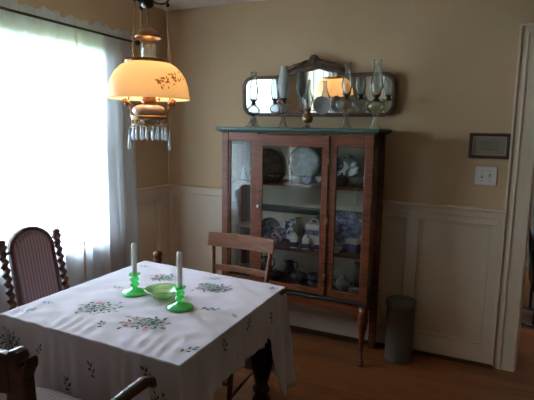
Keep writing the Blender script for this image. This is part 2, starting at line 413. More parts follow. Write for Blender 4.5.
# door casing
dm = MB(); dm.box(2.572, 2.694, -0.026, 0, 0, 2.13); dm.box(2.60, 2.612, -0.031, -0.026, 0, 2.095)
dm.box(2.694, 3.67, -0.026, 0, 2.03, 2.13); dm.box(3.55, 3.67, -0.026, 0, 0, 2.03)
dm.box(2.690, 2.708, 0.0, 0.125, 0, 2.03); dm.box(3.53, 3.55, 0.0, 0.125, 0, 2.03); dm.box(2.708, 3.53, 0, 0.125, 2.012, 2.04)
dm.box(2.560, 2.572, -0.034, 0, 0, 2.14); dm.box(2.560, 3.68, -0.034, 0, 2.13, 2.14)
struct(dm.build('trim_1', 'trim', bevel=0.003))

fd = struct(MB().box(0.62, 1.36, YF, YF+0.035, 0.01, 2.03).build('door_1', 'trim'))
mb = MB()
for x0, x1 in ((0.72, 0.95), (1.03, 1.26)):
    for z0, z1 in ((0.25, 0.95), (1.10, 1.88)): mb.band([(x0, z0), (x1, z0), (x1, z1), (x0, z1)], [(x0+.03, z0+.03), (x1-.03, z0+.03), (x1-.03, z1-.03), (x0+.03, z1-.03)], YF+0.035, YF+0.043)
mb.build('door_panel_moulding', 'trim', fd)
mb = MB(); mb.ball((0.68, YF+0.075, 0.95), 0.028, 12, 8); mb.tube([(0.68, YF+0.035, 0.95), (0.68, YF+0.06, 0.95)], 0.012, 8); mb.build('door_knob', 'brass', fd)
mb = MB(); mb.box(0.52, 0.62, YF, YF+0.025, 0, 2.13); mb.box(1.36, 1.46, YF, YF+0.025, 0, 2.13); mb.box(0.62, 1.36, YF, YF+0.025, 2.03, 2.13); struct(mb.build('trim_2', 'trim'))

# ------------------------------------------------------------------ curtains
def curtain(y0, y1, label, seed, x=0.085, zb=0.035, zt=2.108, cm='curtain'):
    rnd = random.Random(seed); ph = [rnd.uniform(0, 6.28) for _ in range(6)]; n = 220; zs = []
    z = zb
    while z < zt: zs.append(z); z += 0.06
    zs += [zt-0.02, zt, zt+0.012, zt+0.03, zt+0.055, zt+0.075]
    vs = []; fs = []
    for i in range(n+1):
        t = i/n; y = y0+(y1-y0)*t; L = abs(y1-y0)*t
        for z in zs:
            h = max(0, (zt-z)/(zt-zb))
            amp = 0.006+0.020*min(1, h*1.6)
            f = sin(L*38+ph[0]+0.8*sin(L*7+ph[1]))+0.5*sin(L*71+ph[2]+1.0*h)+0.35*sin(L*17+ph[3]-0.8*h)
            dx = amp*f; yy = y + 0.006*h*sin(L*23+ph[4])
            if z > zt-0.03:
                k = min(1, (z-(zt-0.03))/0.03); dx = dx*(1-k)+k*0.004*sin(L*160)
            zz = z
            if z > zt+0.001:
                q = (z-zt)/0.075
                dx = 0.010*q*sin(L*115+ph[5])+0.008*q*sin(L*63+ph[1]); zz = zt+(z-zt)*(0.75+0.25*sin(L*47+ph[2])*sin(L*19+ph[0]))
            vs.append((x+dx, yy, zz))
    m = len(zs)
    for i in range(n):
        for j in range(m-1): fs.append((i*m+j, (i+1)*m+j, (i+1)*m+j+1, i*m+j+1))
    mb = MB(); mb.add(vs, fs, 0, True)
    o = mb.build('sheer_curtain', cm, recalc=False)
    return tag(o, label, 'curtain', None)
curtain(-0.515, -1.03, 'white sheer curtain panel at the window nearest the room corner, behind the hanging lamp', 1)
curtain(-1.033, -2.12, 'wide white sheer curtain panel behind the striped chair back', 2)
curtain(-3.32, -4.20, 'white sheer curtain on the second left window, seen only in the wall mirror', 3, cm='curtaind')
def rod(y0, y1, label):
    t = thing('curtain_rod', label, 'curtain rod', (0.085, y1, 2.105))
    L = y1-y0
    mb = MB(); mb.tube([(0.014, 0, 0.0), (0.014, -L, 0.0)], 0.008, 10); mb.build('pole', 'burner', t)
    for y in (0, -L):
        s = 1 if y == 0 else -1
        fb = MB(); fb.ball((0.014, y+s*0.025, 0), 0.020, 12, 8); fb.ball((0.014, y+s*0.046, 0), 0.010, 8, 6); fb.tube([(0.014, y, 0), (0.014, y+s*0.015, 0)], 0.011, 10)
        fb.build('finial', 'burner', t)
        bb = MB(); bb.tube([(-0.084, y-s*0.012, -0.012), (-0.03, y-s*0.012, -0.012), (0.014, y-s*0.012, -0.008)], 0.006, 8); bb.box(-0.085, -0.079, y-s*0.012-0.012, y-s*0.012+0.012, -0.04, 0.02)
        bb.build('bracket', 'burner', t)
rod(-2.15, -0.50, 'dark curtain rod with ball finial above the bright left window')
rod(-4.24, -3.29, 'dark curtain rod over the second left window, seen only in the mirror')

# ------------------------------------------------------------------ table and cloth
TC = [(0.763, -2.124), (1.641, -2.156), (1.624, -1.279), (0.747, -1.227)]    # cloth corners on the table edge
tb = thing('dining_table', 'square dining table on dark turned legs under the white embroidered cloth', 'table', (1.194, -1.696, 0), -0.025)
mb = MB(); mb.box(-0.425, 0.425, -0.432, 0.432, 0.73, 0.755); mb.build('tabletop', 'legwood', tb, bevel=0.004)
mb = MB()
for s in (-1, 1):
    mb.box(-0.34, 0.34, s*0.345-0.011, s*0.345+0.011, 0.655, 0.73); mb.box(s*0.345-0.011, s*0.345+0.011, -0.34, 0.34, 0.655, 0.73)
mb.build('apron', 'legwood', tb)
for sx in (-1, 1):
    for sy in (-1, 1):
        mb = MB(); mb.box(-0.042, 0.042, -0.042, 0.042, 0.56, 0.73)
        mb.lathe([(0.034, 0.56), (0.030, 0.55), (0.036, 0.54), (0.045, 0.52), (0.056, 0.47), (0.055, 0.42), (0.046, 0.36), (0.034, 0.31), (0.030, 0.29), (0.042, 0.275),
                  (0.042, 0.26), (0.032, 0.25), (0.046, 0.22), (0.050, 0.19), (0.040, 0.12), (0.028, 0.07), (0.034, 0.055), (0.034, 0.03), (0.024, 0.0)], 20, cap0=True, cap1=True)
        mb.build('leg', 'legwood', tb, loc=(sx*0.345, sy*0.345, 0))

CZ = 0.7585
def wr(x, y):
    d = min(x-0.75, 1.63-x, y+2.14, -1.25-y); e = max(0, min(1, d/0.05))
    z = 0.0014*sin(x*34+y*11+2*sin(y*9))+0.0012*sin((x*0.4+y)*60+2*sin(x*13))+0.0010*sin((x-y)*47+1.3)
    near = max(0, min(1, (-1.95-y)/0.15))
    z += near*0.0030*sin(x*95+3*sin(x*17)+y*30)
    return CZ+0.0035+z*(0.25+0.75*e)
def ring_base(s):
    """s in 0..4 : near, right, far, left"""
    i = int(s) % 4; t = s-int(s); a = Vector(TC[i]); b = Vector(TC[(i+1) % 4])
    p = a.lerp(b, t); d = (b-a).normalized(); n = Vector((d.y, -d.x)); L = (b-a).length
    w_ = 0.06
    pa = Vector(TC[(i-1) % 4]); dp = (a-pa).normalized(); npv = Vector((dp.y, -dp.x))
    nx = Vector(TC[(i+2) % 4]); dn = (nx-b).normalized(); nn = Vector((dn.y, -dn.x))
    if t*L < w_: k = 0.5+0.5*t*L/w_; n = (npv*(1-k)+n*k).normalized()
    elif (1-t)*L < w_: k = 0.5+0.5*(1-t)*L/w_; n = (nn*(1-k)+n*k).normalized()
    return p, n, i, t, L
D = [0.40, 0.185, 0.47, 0.185]
def hem(s):
    p, n, i, t, L = ring_base(s); base = D[i]
    def blend(dist, other):
        c = math.hypot(base, other)
        w_ = 0.19 if base < 0.3 else 0.05
        if dist < w_:
            k = 1-dist/w_; k = k*k*(3-2*k)
            if base < 0.3: k = min(1, k*2.4)
            return (c-base)*k
        return 0
    return base+blend(t*L, D[(i-1) % 4])+blend((1-t)*L, D[(i+1) % 4])
def skirt(s, h):
    p, n, i, t, L = ring_base(s)
    q = min(1, h/0.05); dist = t*L; cd_ = min(dist, L-dist)
    corner = max(0, 1-cd_/0.13)
    o = 0.004*q+(0.012 if i == 0 else 0.035)*h
    o += (h*0.045*sin(dist*31+i*2.1)+min(h, 0.10)*0.05*sin(dist*88+2*sin(dist*19)+i))*(1-corner)
    o += corner*(0.055*h*(0.9+0.9*cos(cd_*75)))
    k = cd_/0.13
    z = p_z = wr(p.x, p.y)
    return Vector((p.x+n.x*o, p.y+n.y*o, z-h))
N = 96
us = [0.5-0.5*cos(PI*i/N)*1.0 for i in range(N+1)]
us = [0.6*u+0.4*i/N for i, u in enumerate(us)]
vs = []; fs = []
for j in range(N+1):
    for i in range(N+1):
        u, v = us[i], us[j]
        a = Vector(TC[0]).lerp(Vector(TC[1]), u); b = Vector(TC[3]).lerp(Vector(TC[2]), u); p = a.lerp(b, v)
        vs.append((p.x, p.y, wr(p.x, p.y)))
for j in range(N):
    for i in range(N): fs.append((j*(N+1)+i, j*(N+1)+i+1, (j+1)*(N+1)+i+1, (j+1)*(N+1)+i))
ring = []
for i in range(N): ring.append((us[i], 0))
for i in range(N): ring.append((1+us[i], 1))
for i in range(N): ring.append((2+(1-us[N-i]), 2))
for i in range(N): ring.append((3+(1-us[N-i]), 3))
K = 22; base0 = len(vs)
for s, _ in ring:
    Lh = hem(s)
    for k in range(K+1):
        q = k/K; h = Lh*(q**1.3); vs.append(tuple(skirt(s, h)))
nr = len(ring)
for r in range(nr):
    r2 = (r+1) % nr
    for k in range(K): fs.append((base0+r*(K+1)+k, base0+r2*(K+1)+k, base0+r2*(K+1)+k+1, base0+r*(K+1)+k+1))
mb = MB(); mb.add(vs, fs, 0, True)
cloth = mb.build('tablecloth', 'cloth')
md = cloth.modifiers.new('thick', 'SOLIDIFY'); md.thickness = 0.0012; md.offset = -1
tag(cloth, 'white tablecloth embroidered with green leaf and pink flower sprays, draped over the table', 'tablecloth')
# embroidery mapped on the cloth: top = (x, y), skirt = (s, h)
em = MB()
def flush():
    global em
    em.build('embroidered_spray', ['leaf', 'leafpale', 'pink', 'blue'], cloth, recalc=False); em = MB()
def top_pt(x, y): return Vector((x, y, wr(x, y)+0.0016))
def sk_pt(s, h):
    p, n, *_ = ring_base(s); q = skirt(s, h); return q+Vector((n.x, n.y, 0.15))*0.0025
def leafshape(fn, cx, cy_, ang, ln, wd, mi):
    pts = []
    for a, b in ((0, 0), (0.3, 0.8), (0.6, 0.9), (1, 0), (0.6, -0.9), (0.3, -0.8)):
        x = a*ln; y = b*wd*0.5
        pts.append(fn(cx+x*cos(ang)-y*sin(ang), cy_+x*sin(ang)+y*cos(ang)))
    em.add([tuple(p) for p in pts], [(0, 1, 2, 3, 4, 5)], mi)
def stem(fn, x0, y0, x1, y1, wd, mi):
    n = 5; d = Vector((x1-x0, y1-y0)); nn = Vector((-d.y, d.x)).normalized()*wd*0.5; vs_ = []
    for i in range(n+1):
        t = i/n; c = 0.12*sin(t*PI)
        px, py = x0+d.x*t-d.y*c, y0+d.y*t+d.x*c
        vs_ += [tuple(fn(px+nn.x, py+nn.y)), tuple(fn(px-nn.x, py-nn.y))]
    em.add(vs_, [(2*i, 2*i+1, 2*i+3, 2*i+2) for i in range(n)], mi)
def spray(fn, cx, cy_, size, ang, rnd, pink=2, blue=1, dens=1.0):
    nb = 5
    for b in range(nb):
        a = ang+(b-(nb-1)/2)*0.55+(PI if b % 2 else 0)*0.0
        for sgn in (1, -1):
            aa = a if sgn > 0 else a+PI
            ln = size*rnd.uniform(0.6, 1.0)*(1 if abs(b-2) < 2 else 0.75)
            ex, ey = cx+ln*cos(aa), cy_+ln*sin(aa)
            stem(fn, cx, cy_, ex, ey, 0.0018, 0)
            for k in range(int(3*dens)+1):
                t = (k+0.8)/(int(3*dens)+1)
                px, py = cx+ln*t*cos(aa), cy_+ln*t*sin(aa)
                sd = 1 if k % 2 else -1
                leafshape(fn, px, py, aa+sd*0.8, size*0.28, size*0.13, 0 if rnd.random() < 0.65 else 1)
    for k in range(pink):
        a = rnd.uniform(0, 6.28); px, py = cx+size*0.75*cos(a), cy_+size*0.6*sin(a)
        for q in range(5): leafshape(fn, px, py, q*2*PI/5, size*0.16, size*0.14, 2)
    for k in range(blue):
        a = rnd.uniform(0, 6.28); px, py = cx+size*0.7*cos(a), cy_+size*0.5*sin(a)
        for q in range(4): leafshape(fn, px, py, q*PI/2, size*0.10, size*0.09, 3)
def sprig(fn, cx, cy_, size, ang, rnd, mi=0):
    stem(fn, cx-size*0.6*cos(ang), cy_-size*0.6*sin(ang), cx+size*0.6*cos(ang), cy_+size*0.6*sin(ang), 0.002, mi)
    for t, sd in ((-0.4, 1), (-0.1, -1), (0.2, 1), (0.4, -1), (0.6, 0)):
        leafshape(fn, cx+size*t*cos(ang), cy_+size*t*sin(ang), ang+sd*0.9, size*0.5, size*0.24, mi)
rn = random.Random(5)
for x, y, sz, a in ((1.057, -1.903, 0.078, 0.5), (1.334, -1.935, 0.085, 0.3), (1.336, -1.461, 0.082, 0.2), (1.045, -1.44, 0.07, 0.4)):
    spray(top_pt, x, y, sz*1.2, a, rn, 3, 1); flush()
for x, y, sz, a in ((1.455, -1.70, 0.04, 0.5), (1.20, -2.03, 0.035, 2.4), (0.82, -1.96, 0.028, 0.3), (1.60, -2.06, 0.035, 1.0), (0.81, -1.33, 0.03, 0.2),
                    (1.585, -1.34, 0.026, 2.0), (1.26, -1.33, 0.03, 0.6), (0.93, -1.66, 0.03, 0.2), (0.83, -2.06, 0.03, 1.2), (1.60, -1.72, 0.02, 2.6)):
    sprig(top_pt, x, y, sz*1.3, a, rn, 0 if sz > 0.033 or x > 1.5 else 3 if x < 0.85 and y < -1.9 else 1); flush()
Ln = 0.878
def near(x, h): return ((x-0.763)/Ln, h)
for x, h, sz, a, kind in ((0.99, 0.10, 0.032, 1.0, 0), (1.27, 0.115, 0.034, 2.2, 0), (1.135, 0.205, 0.034, 2.0, 0), (1.52, 0.07, 0.034, 2.4, 0), (1.46, 0.19, 0.03, 0.8, 0)):
    s0, h0 = near(x, h)
    fn = (lambda s0, h0: (lambda a_, b_: sk_pt(s0+a_/Ln, h0-b_)))(s0, h0)
    sprig(fn, 0, 0, sz*1.3, a, rn); flush()
fn = lambda a_, b_: sk_pt((0.80-0.763)/Ln+a_/Ln, 0.10-b_); spray(fn, 0.02, 0, 0.065, 0.8, rn, 3, 1); flush()
fn = lambda a_, b_: sk_pt((1.565-0.763)/Ln+a_/Ln, 0.17-b_); spray(fn, 0.0, 0, 0.065, 1.2, rn, 3, 0); flush()
for y, h, sz, a in ((-1.87, 0.055, 0.03, 2.0), (-1.68, 0.05, 0.028, 1.2), (-1.45, 0.10, 0.028, 1.9)):
    s0 = 1+(y+2.156)/0.877
    fn = (lambda s0, h: (lambda a_, b_: sk_pt(s0+a_/0.877, h-b_)))(s0, h)
    sprig(fn, 0, 0, sz*1.3, a, rn); flush()

# ------------------------------------------------------------------ candlesticks, bowl, candles
TZ = 0.7655
def candlestick(x, y, lab, clab):
    t = thing('glass_candlestick', lab, 'candlestick', (x, y, TZ))
    mb = MB(); mb.lathe([(0.0, 0.004), (0.050, 0.004), (0.054, 0.001), (0.056, 0.003), (0.050, 0.009), (0.030, 0.016), (0.014, 0.022), (0.010, 0.028)], 32, cap0=False)
    mb.build('foot', 'uran', t)
    mb = MB(); mb.lathe([(0.010, 0.028), (0.018, 0.033), (0.021, 0.040), (0.017, 0.047), (0.010, 0.051), (0.012, 0.054), (0.019, 0.058), (0.021, 0.064), (0.014, 0.070), (0.013, 0.074)], 24)
    mb.build('stem', 'uran', t)
    mb = MB(); mb.lathe([(0.013, 0.074), (0.020, 0.080), (0.026, 0.086), (0.024, 0.090), (0.016, 0.089), (0.0135, 0.084), (0.0, 0.076)], 24, flute=6, fa=0.06)
    mb.build('cup', 'uran', t)
    c = thing('taper_candle', clab, 'candle', (x, y, TZ+0.0775))
    h = 0.150 if x < 1.2 else 0.158
    mb = MB(); mb.lathe([(0.0105, 0), (0.0115, 0.02), (0.0110, h-0.012), (0.0100, h-0.004), (0.006, h), (0.0, h+0.001)], 16, cap0=True)
    mb.build('wax', 'candle', c)
    mb = MB(); mb.tube([(0, 0, h-0.001), (0.0005, 0, h+0.007)], 0.0010, 6); mb.build('wick', 'wick', c)
candlestick(1.068, -1.690, 'green glass candlestick on the tablecloth, the left one behind the bowl', 'white taper candle in the left green glass candlestick')
candlestick(1.350, -1.745, 'green glass candlestick on the tablecloth, the right one beside the bowl rim', 'white taper candle in the right green glass candlestick')
mb = MB(); mb.lathe([(0.0, 0.006), (0.034, 0.006), (0.036, 0.0), (0.040, 0.0), (0.042, 0.008), (0.056, 0.020), (0.064, 0.027), (0.080, 0.031), (0.080, 0.034), (0.062, 0.031), (0.053, 0.024), (0.038, 0.012), (0.0, 0.010)], 40, flute=10, fa=0.008)
o = mb.build('glass_bowl', 'uranb', loc=(1.205, -1.668, TZ)); tag(o, 'shallow pale green glass bowl between the two green candlesticks', 'bowl')

# ------------------------------------------------------------------ hanging lamp
LX, LY = 0.988, -1.470
lp = thing('hanging_oil_lamp', 'antique hanging lamp with glowing cream dome shade and crystal prisms above the table', 'hanging lamp', (LX, LY, CE))
def lz(z): return z-CE
prof_out = [(0.102, 1.797), (0.128, 1.782), (0.152, 1.758), (0.170, 1.728), (0.181, 1.695), (0.187, 1.662), (0.190, 1.640), (0.190, 1.632)]
prof_in = [(r-0.004, z-0.001) for r, z in prof_out[::-1]]
mb = MB(); mb.lathe([(r, lz(z)) for r, z in prof_out+prof_in], 56); shd = mb.build('shade', 'shade', lp)
# painted sprig on the shade
dc = MB(); rnd = random.Random(11)
def shade_pt(a, z):
    for (r0, z0), (r1, z1) in zip(prof_out, prof_out[1:]):
        if z1 <= z <= z0: r = r0+(r1-r0)*(z0-z)/(z0-z1); break
    else: r = 0.19
    r += 0.0012
    return (r*cos(a), r*sin(a), lz(z))
a0 = math.atan2(-3.34+1.47, 2.487-0.988)   # towards the camera side of the room
for k in range(34):
    t = rnd.uniform(0, 1); a = a0+0.30+0.75*t+rnd.uniform(-.16, .16); z = 1.685+0.085*t*(1.1-0.55*t)+rnd.uniform(-0.024, 0.024)
    q = rnd.uniform(0, 6.28); l = rnd.uniform(0.006, 0.013); ws = 0.45
    P = [(l*cos(q), l*sin(q)), (l*ws*-sin(q), l*ws*cos(q)), (-l*cos(q), -l*sin(q)), (l*ws*sin(q), -l*ws*cos(q))]
    dc.add([shade_pt(a+u/0.17, min(1.79, max(1.64, z+v))) for u, v in P], [(0, 1, 2, 3)])
dc.build('painted_sprig', 'decal', shd, recalc=False)
mb = MB(); mb.lathe([(0.100, lz(1.795)), (0.106, lz(1.795)), (0.107, lz(1.803)), (0.103, lz(1.812)), (0.098, lz(1.812)), (0.098, lz(1.795))], 40)
for k in range(4):
    a = k*PI/2+0.35; mb.tube([(0.10*cos(a), 0.10*sin(a), lz(1.806)), (0.035*cos(a), 0.035*sin(a), lz(1.812))], 0.003, 6)
mb.build('shade_ring', 'brass', lp)
mb = MB(); mb.lathe([(0.026, lz(1.655)), (0.034, lz(1.69)), (0.037, lz(1.73)), (0.033, lz(1.78)), (0.0315, lz(1.86)), (0.034, lz(1.882)), (0.0325, lz(1.882)), (0.030, lz(1.86)), (0.031, lz(1.78)), (0.035, lz(1.73))], 28)
mb.build('glass_chimney', 'glass', lp)
mb = MB(); mb.lathe([(0.004, lz(1.965)), (0.012, lz(1.955)), (0.030, lz(1.948)), (0.046, lz(1.936)), (0.056, lz(1.922)), (0.060, lz(1.910)), (0.057, lz(1.910)), (0.050, lz(1.924)), (0.028, lz(1.940)), (0.0, lz(1.950))], 32)
mb.tube([(0, 0, lz(1.965)), (0, 0, lz(2.045))], 0.003, 6)
mb.build('smoke_bell', 'copper', lp)
mb = MB()
mb.lathe([(0.0, lz(2.040)), (0.020, lz(2.045)), (0.028, lz(2.055)), (0.030, lz(2.085)), (0.020, lz(2.10)), (0.0, lz(2.105))], 20)
for k in range(3):
    a = 0.5+k*2*PI/3
    pts = [(0.028*cos(a), 0.028*sin(a), lz(2.07)), (0.06*cos(a), 0.06*sin(a), lz(2.062)), (0.085*cos(a), 0.085*sin(a), lz(2.068)), (0.098*cos(a), 0.098*sin(a), lz(2.085)), (0.090*cos(a), 0.090*sin(a), lz(2.097))]
    mb.tube(pts, 0.005, 8); mb.ball((0.09*cos(a), 0.09*sin(a), lz(2.060)), 0.011, 10, 6)
mb.build('chain_spreader', 'burner', lp)
def chain(mb, a, b, ln=0.016, r=0.0016, wd=0.004):
    a = Vector(a); b = Vector(b); d = b-a; n = max(2, int(d.length/(ln*0.78))); dd = d.normalized()
    x = dd.cross(Vector((0, 1, 0.1))).normalized(); y = dd.cross(x)
    for i in range(n):
        c = a+d*((i+0.5)/n); s = x if i % 2 else y
        mb.tube([c+dd*(ln*0.5*cos(t))+s*(wd*sin(t)) for t in [2*PI*k/8 for k in range(8)]], r, 5, closed=True)
for k in range(3):
    a = 0.5+k*2*PI/3; ch = MB(); chain(ch, (0.085*cos(a), 0.085*sin(a), lz(2.055)), (0.104*cos(a), 0.104*sin(a), lz(1.81))); ch.build('chain', 'brass', lp)
for k in range(2):
    s = k*2-1; ch = MB(); chain(ch, (s*0.014, 0, lz(2.10)), (s*0.020, 0, lz(2.41))); ch.build('chain', 'burner', lp)
mb = MB(); mb.lathe([(0.0, 0.0), (0.062, 0.0), (0.062, -0.006), (0.050, -0.014), (0.030, -0.028), (0.012, -0.034), (0.0, -0.034)], 28); mb.build('ceiling_canopy', 'brass', lp)
mb = MB(); mb.ball((0, 0, lz(1.69)), 0.022, 14, 10, sc=(1, 1, 1.5)); mb.build('flame_bulb', 'bulb', lp)
mb = MB(); mb.lathe([(0.020, lz(1.605)), (0.030, lz(1.612)), (0.036, lz(1.625)), (0.030, lz(1.635)), (0.034, lz(1.648)), (0.038, lz(1.655)), (0.034, lz(1.660)), (0.020, lz(1.655))], 24)
mb.tube([(0.03, 0, lz(1.63)), (0.055, 0, lz(1.632))], 0.002, 6); mb.ball((0.058, 0, lz(1.632)), 0.008, 8, 6, sc=(0.4, 1, 1))
mb.build('burner', 'copper', lp)
mb = MB(); mb.lathe([(0.020, lz(1.608)), (0.050, lz(1.604)), (0.071, lz(1.594)), (0.078, lz(1.580)), (0.074, lz(1.568)), (0.070, lz(1.562)), (0.060, lz(1.545)), (0.040, lz(1.528)), (0.015, lz(1.520)), (0.0, lz(1.520))], 36)
mb.build('oil_font', 'fontglass', lp)
mb = MB(); mb.lathe([(0.074, lz(1.556)), (0.082, lz(1.556)), (0.084, lz(1.548)), (0.082, lz(1.538)), (0.074, lz(1.538)), (0.072, lz(1.548)), (0.074, lz(1.556))], 36)
for k in range(18):
    a = 2*PI*k/18; c = Vector((0.079*cos(a), 0.079*sin(a), lz(1.527)))
    mb.tube([c+Vector((-sin(a)*0.010*cos(t), cos(a)*0.010*cos(t), 0.010*sin(t))) for t in [2*PI*q/8 for q in range(8)]], 0.0022, 5, closed=True)
mb.lathe([(0.079, lz(1.516)), (0.082, lz(1.513)), (0.079, lz(1.510)), (0.076, lz(1.513)), (0.079, lz(1.516))], 36)
mb.lathe([(0.0, lz(1.478)), (0.012, lz(1.486)), (0.020, lz(1.500)), (0.030, lz(1.506)), (0.034, lz(1.518)), (0.020, lz(1.522)), (0.0, lz(1.522))], 20)
mb.build('font_holder', 'brass', lp)
for k in range(2):
    fm_ = MB(); s = k*2-1; ax = Vector((cos(yaw)*s, sin(yaw)*s, 0)); pts = []; 
    for i in range(40):
        t = i/39; z = 1.80-0.30*t; rr = 0.099-0.020*t+0.012*sin(t*PI)-0.010*t*t
        c = ax*rr; pts.append((c.x+0.003*cos(t*60), c.y+0.003*sin(t*60), lz(z)))
    fm_.tube(pts, 0.0036, 6)
    c = ax*0.104; fm_.ball((c.x, c.y, lz(1.617)), 0.014, 10, 8); c = ax*0.116
    fm_.tube([tuple(ax*0.100)[:2]+(lz(1.60),), tuple(ax*0.120)[:2]+(lz(1.608),), tuple(ax*0.122)[:2]+(lz(1.628),), tuple(ax*0.108)[:2]+(lz(1.634),)], 0.0040, 6)
    fm_.tube([tuple(ax*0.092)[:2]+(lz(1.50),), tuple(ax*0.075)[:2]+(lz(1.512),)], 0.003, 6)
    fm_.build('side_arm', 'copper', lp)
def prism(px, py, zt, L, r):
    m = MB(); m.lathe([(0.0008, zt), (0.0030, zt-0.006), (0.0034, zt-0.012), (0.0012, zt-0.017), (r*0.55, zt-0.024), (r, zt-L*0.72), (r*0.7, zt-L*0.9), (0.0003, zt-L)], 6)
    m.build('prism', 'crystal', lp, loc=(px, py, 0))
for k in range(18):
    a = 2*PI*k/18; prism(0.079*cos(a), 0.079*sin(a), lz(1.511), 0.072, 0.0062)
for s in (-1, 1):
    ax = Vector((cos(yaw)*s, sin(yaw)*s, 0)); prism(ax.x*0.096, ax.y*0.096, lz(1.488), 0.100, 0.0085)
for k in range(8):
    a = 2*PI*k/8+0.2; prism(0.032*cos(a), 0.032*sin(a), lz(1.500), 0.058, 0.0055)
l = bpy.data.lights.new('lamp_light', 'POINT'); l.energy = 3.3; l.color = (1.0, 0.74, 0.48); l.shadow_soft_size = 0.03
lo = bpy.data.objects.new('lamp_light', l); COL.objects.link(lo); lo.parent = lp; lo.location = (0, 0, lz(1.745))

# ------------------------------------------------------------------ china cabinet
CX0, CX1, CYF, CYB = 0.757, 1.817, -0.400, -0.062
cab = thing('china_cabinet', 'tall red-brown wooden china cabinet with glass front and green top against the back wall', 'cabinet', ((CX0+CX1)/2, (CYF+CYB)/2, 0))
ox, oy = (CX0+CX1)/2, (CYF+CYB)/2
def cb(mb, x0, x1, y0, y1, z0, z1, mi=0): return mb.box(x0-ox, x1-ox, y0-oy, y1-oy, z0, z1, mi)
ZB, ZT = 0.425, 1.487
mb = MB(); cb(mb, CX0-0.035, CX1+0.035, CYF-0.030, CYB+0.01, 1.497, 1.520); cb(mb, CX0-0.018, CX1+0.018, CYF-0.016, CYB, 1.487, 1.497); mb.build('top_board', 'green', cab, bevel=0.005)
pw = 0.050
mb = MB(); cb(mb, CX0, CX0+pw, CYF, CYF+0.045, 0.33, ZT); mb.build('post', 'cab', cab, bevel=0.004)
mb = MB(); cb(mb, CX1-pw-0.004, CX1, CYF, CYF+0.045, 0.33, ZT); mb.build('post', 'cab', cab, bevel=0.004)
for x0, x1 in ((CX0, CX0+0.045), (CX1-0.045, CX1)):
    mb = MB(); cb(mb, x0, x1, CYB-0.045, CYB, 0.0, ZT); mb.build('back_post', 'cab', cab, bevel=0.003)
mb = MB(); cb(mb, CX0+0.046, CX0+0.075, CYB-0.045, CYB-0.013, ZB, ZT); mb.build('inner_post', 'green', cab)
mb = MB(); cb(mb, 0.992, 1.036, CYF+0.004, CYF+0.03, ZB, ZT); cb(mb, 1.538, 1.584, CYF+0.004, CYF+0.03, ZB, ZT)
cb(mb, CX0+pw, 0.992, CYF+0.004, CYF+0.03, 1.425, ZT); cb(mb, 1.584, CX1-pw-0.004, CYF+0.004, CYF+0.03, 1.405, ZT)
cb(mb, CX0+pw, 0.992, CYF+0.004, CYF+0.03, ZB, 0.475); cb(mb, 1.584, CX1-pw-0.004, CYF+0.004, CYF+0.03, ZB, 0.475)
cb(mb, 1.036, 1.538, CYF+0.010, CYF+0.03, 1.475, ZT)
cb(mb, CX0+pw, 0.822, CYF+0.006, CYF+0.026, 0.475, 1.425); cb(mb, 0.980, 0.992, CYF+0.006, CYF+0.026, 0.475, 1.425)
mb.build('front_frame', 'cab', cab, bevel=0.003)
for x0, x1, z1, lb in ((0.822, 0.980, 1.425, 'l'), (1.584, CX1-pw-0.004, 1.405, 'r')):
    mb = MB(); cb(mb, x0, x1, CYF+0.014, CYF+0.018, 0.475, z1); mb.build('glass_panel', 'pane', cab)
mb = MB(); cb(mb, 1.038, 1.072, CYF-0.008, CYF+0.012, 0.436, 1.472); cb(mb, 1.496, 1.536, CYF-0.008, CYF+0.012, 0.436, 1.472)
cb(mb, 1.072, 1.496, CYF-0.008, CYF+0.012, 0.436, 0.478); cb(mb, 1.072, 1.496, CYF-0.008, CYF+0.012, 1.398, 1.472)
door = mb.build('door', 'cab', cab, bevel=0.003)
mb = MB(); cb(mb, 1.072, 1.496, CYF, CYF+0.004, 0.478, 1.398); mb.build('door_glass', 'pane', door)
mb = MB(); mb.ball((1.053-ox, CYF-0.020-oy, 0.990), 0.012, 12, 8); mb.tube([(1.053-ox, CYF-0.009-oy, 0.99), (1.053-ox, CYF-0.018-oy, 0.99)], 0.005, 8); mb.build('knob', 'palewhite', door)
for z in (1.31, 0.56, 0.93):
    mb = MB(); mb.tube([(1.530-ox, CYF-0.010-oy, z-0.022), (1.530-ox, CYF-0.010-oy, z+0.022)], 0.0035, 8); cb(mb, 1.526, 1.544, CYF-0.0095, CYF-0.006, z-0.02, z+0.02); mb.build('hinge', 'brass', door)
for x in (CX0+0.012, CX1-0.022):   # side frames and glass
    for za, zb_ in ((1.40, ZT), (ZB, 0.475)): mb = MB(); cb(mb, x, x+0.010, CYF+0.045, CYB-0.045, za, zb_); mb.build('side_rail', 'greend', cab)
    mb = MB(); cb(mb, x+0.003, x+0.007, CYF+0.045, CYB-0.045, 0.475, 1.40); mb.build('side_glass', 'pane', cab)
mb = MB(); cb(mb, CX0+0.045, CX1-0.045, CYB-0.012, CYB-0.004, ZB, ZT); mb.build('back_panel', 'creamback', cab)
mb = MB(); cb(mb, CX0+0.045, CX1-0.045, CYB-0.030, CYB-0.012, 0.905, 0.955); cb(mb, CX0+0.045, CX1-0.045, CYB-0.030, CYB-0.012, 1.395, 1.46); mb.build('back_rail', 'green', cab, bevel=0.002)
S3, S2, S1 = 0.452, 0.712, 1.150    # tops of bottom board and shelves
for z, nm in ((S1, 'shelf'), (S2, 'shelf')):
    mb = MB(); cb(mb, CX0+0.024, CX1-0.024, CYF+0.034, CYB-0.031, z-0.018, z); mb.build(nm, 'cab', cab, bevel=0.002)
mb = MB(); cb(mb, CX0+0.024, CX1-0.024, CYF+0.034, CYB-0.014, S3-0.022, S3); mb.build('bottom_board', 'cab', cab)
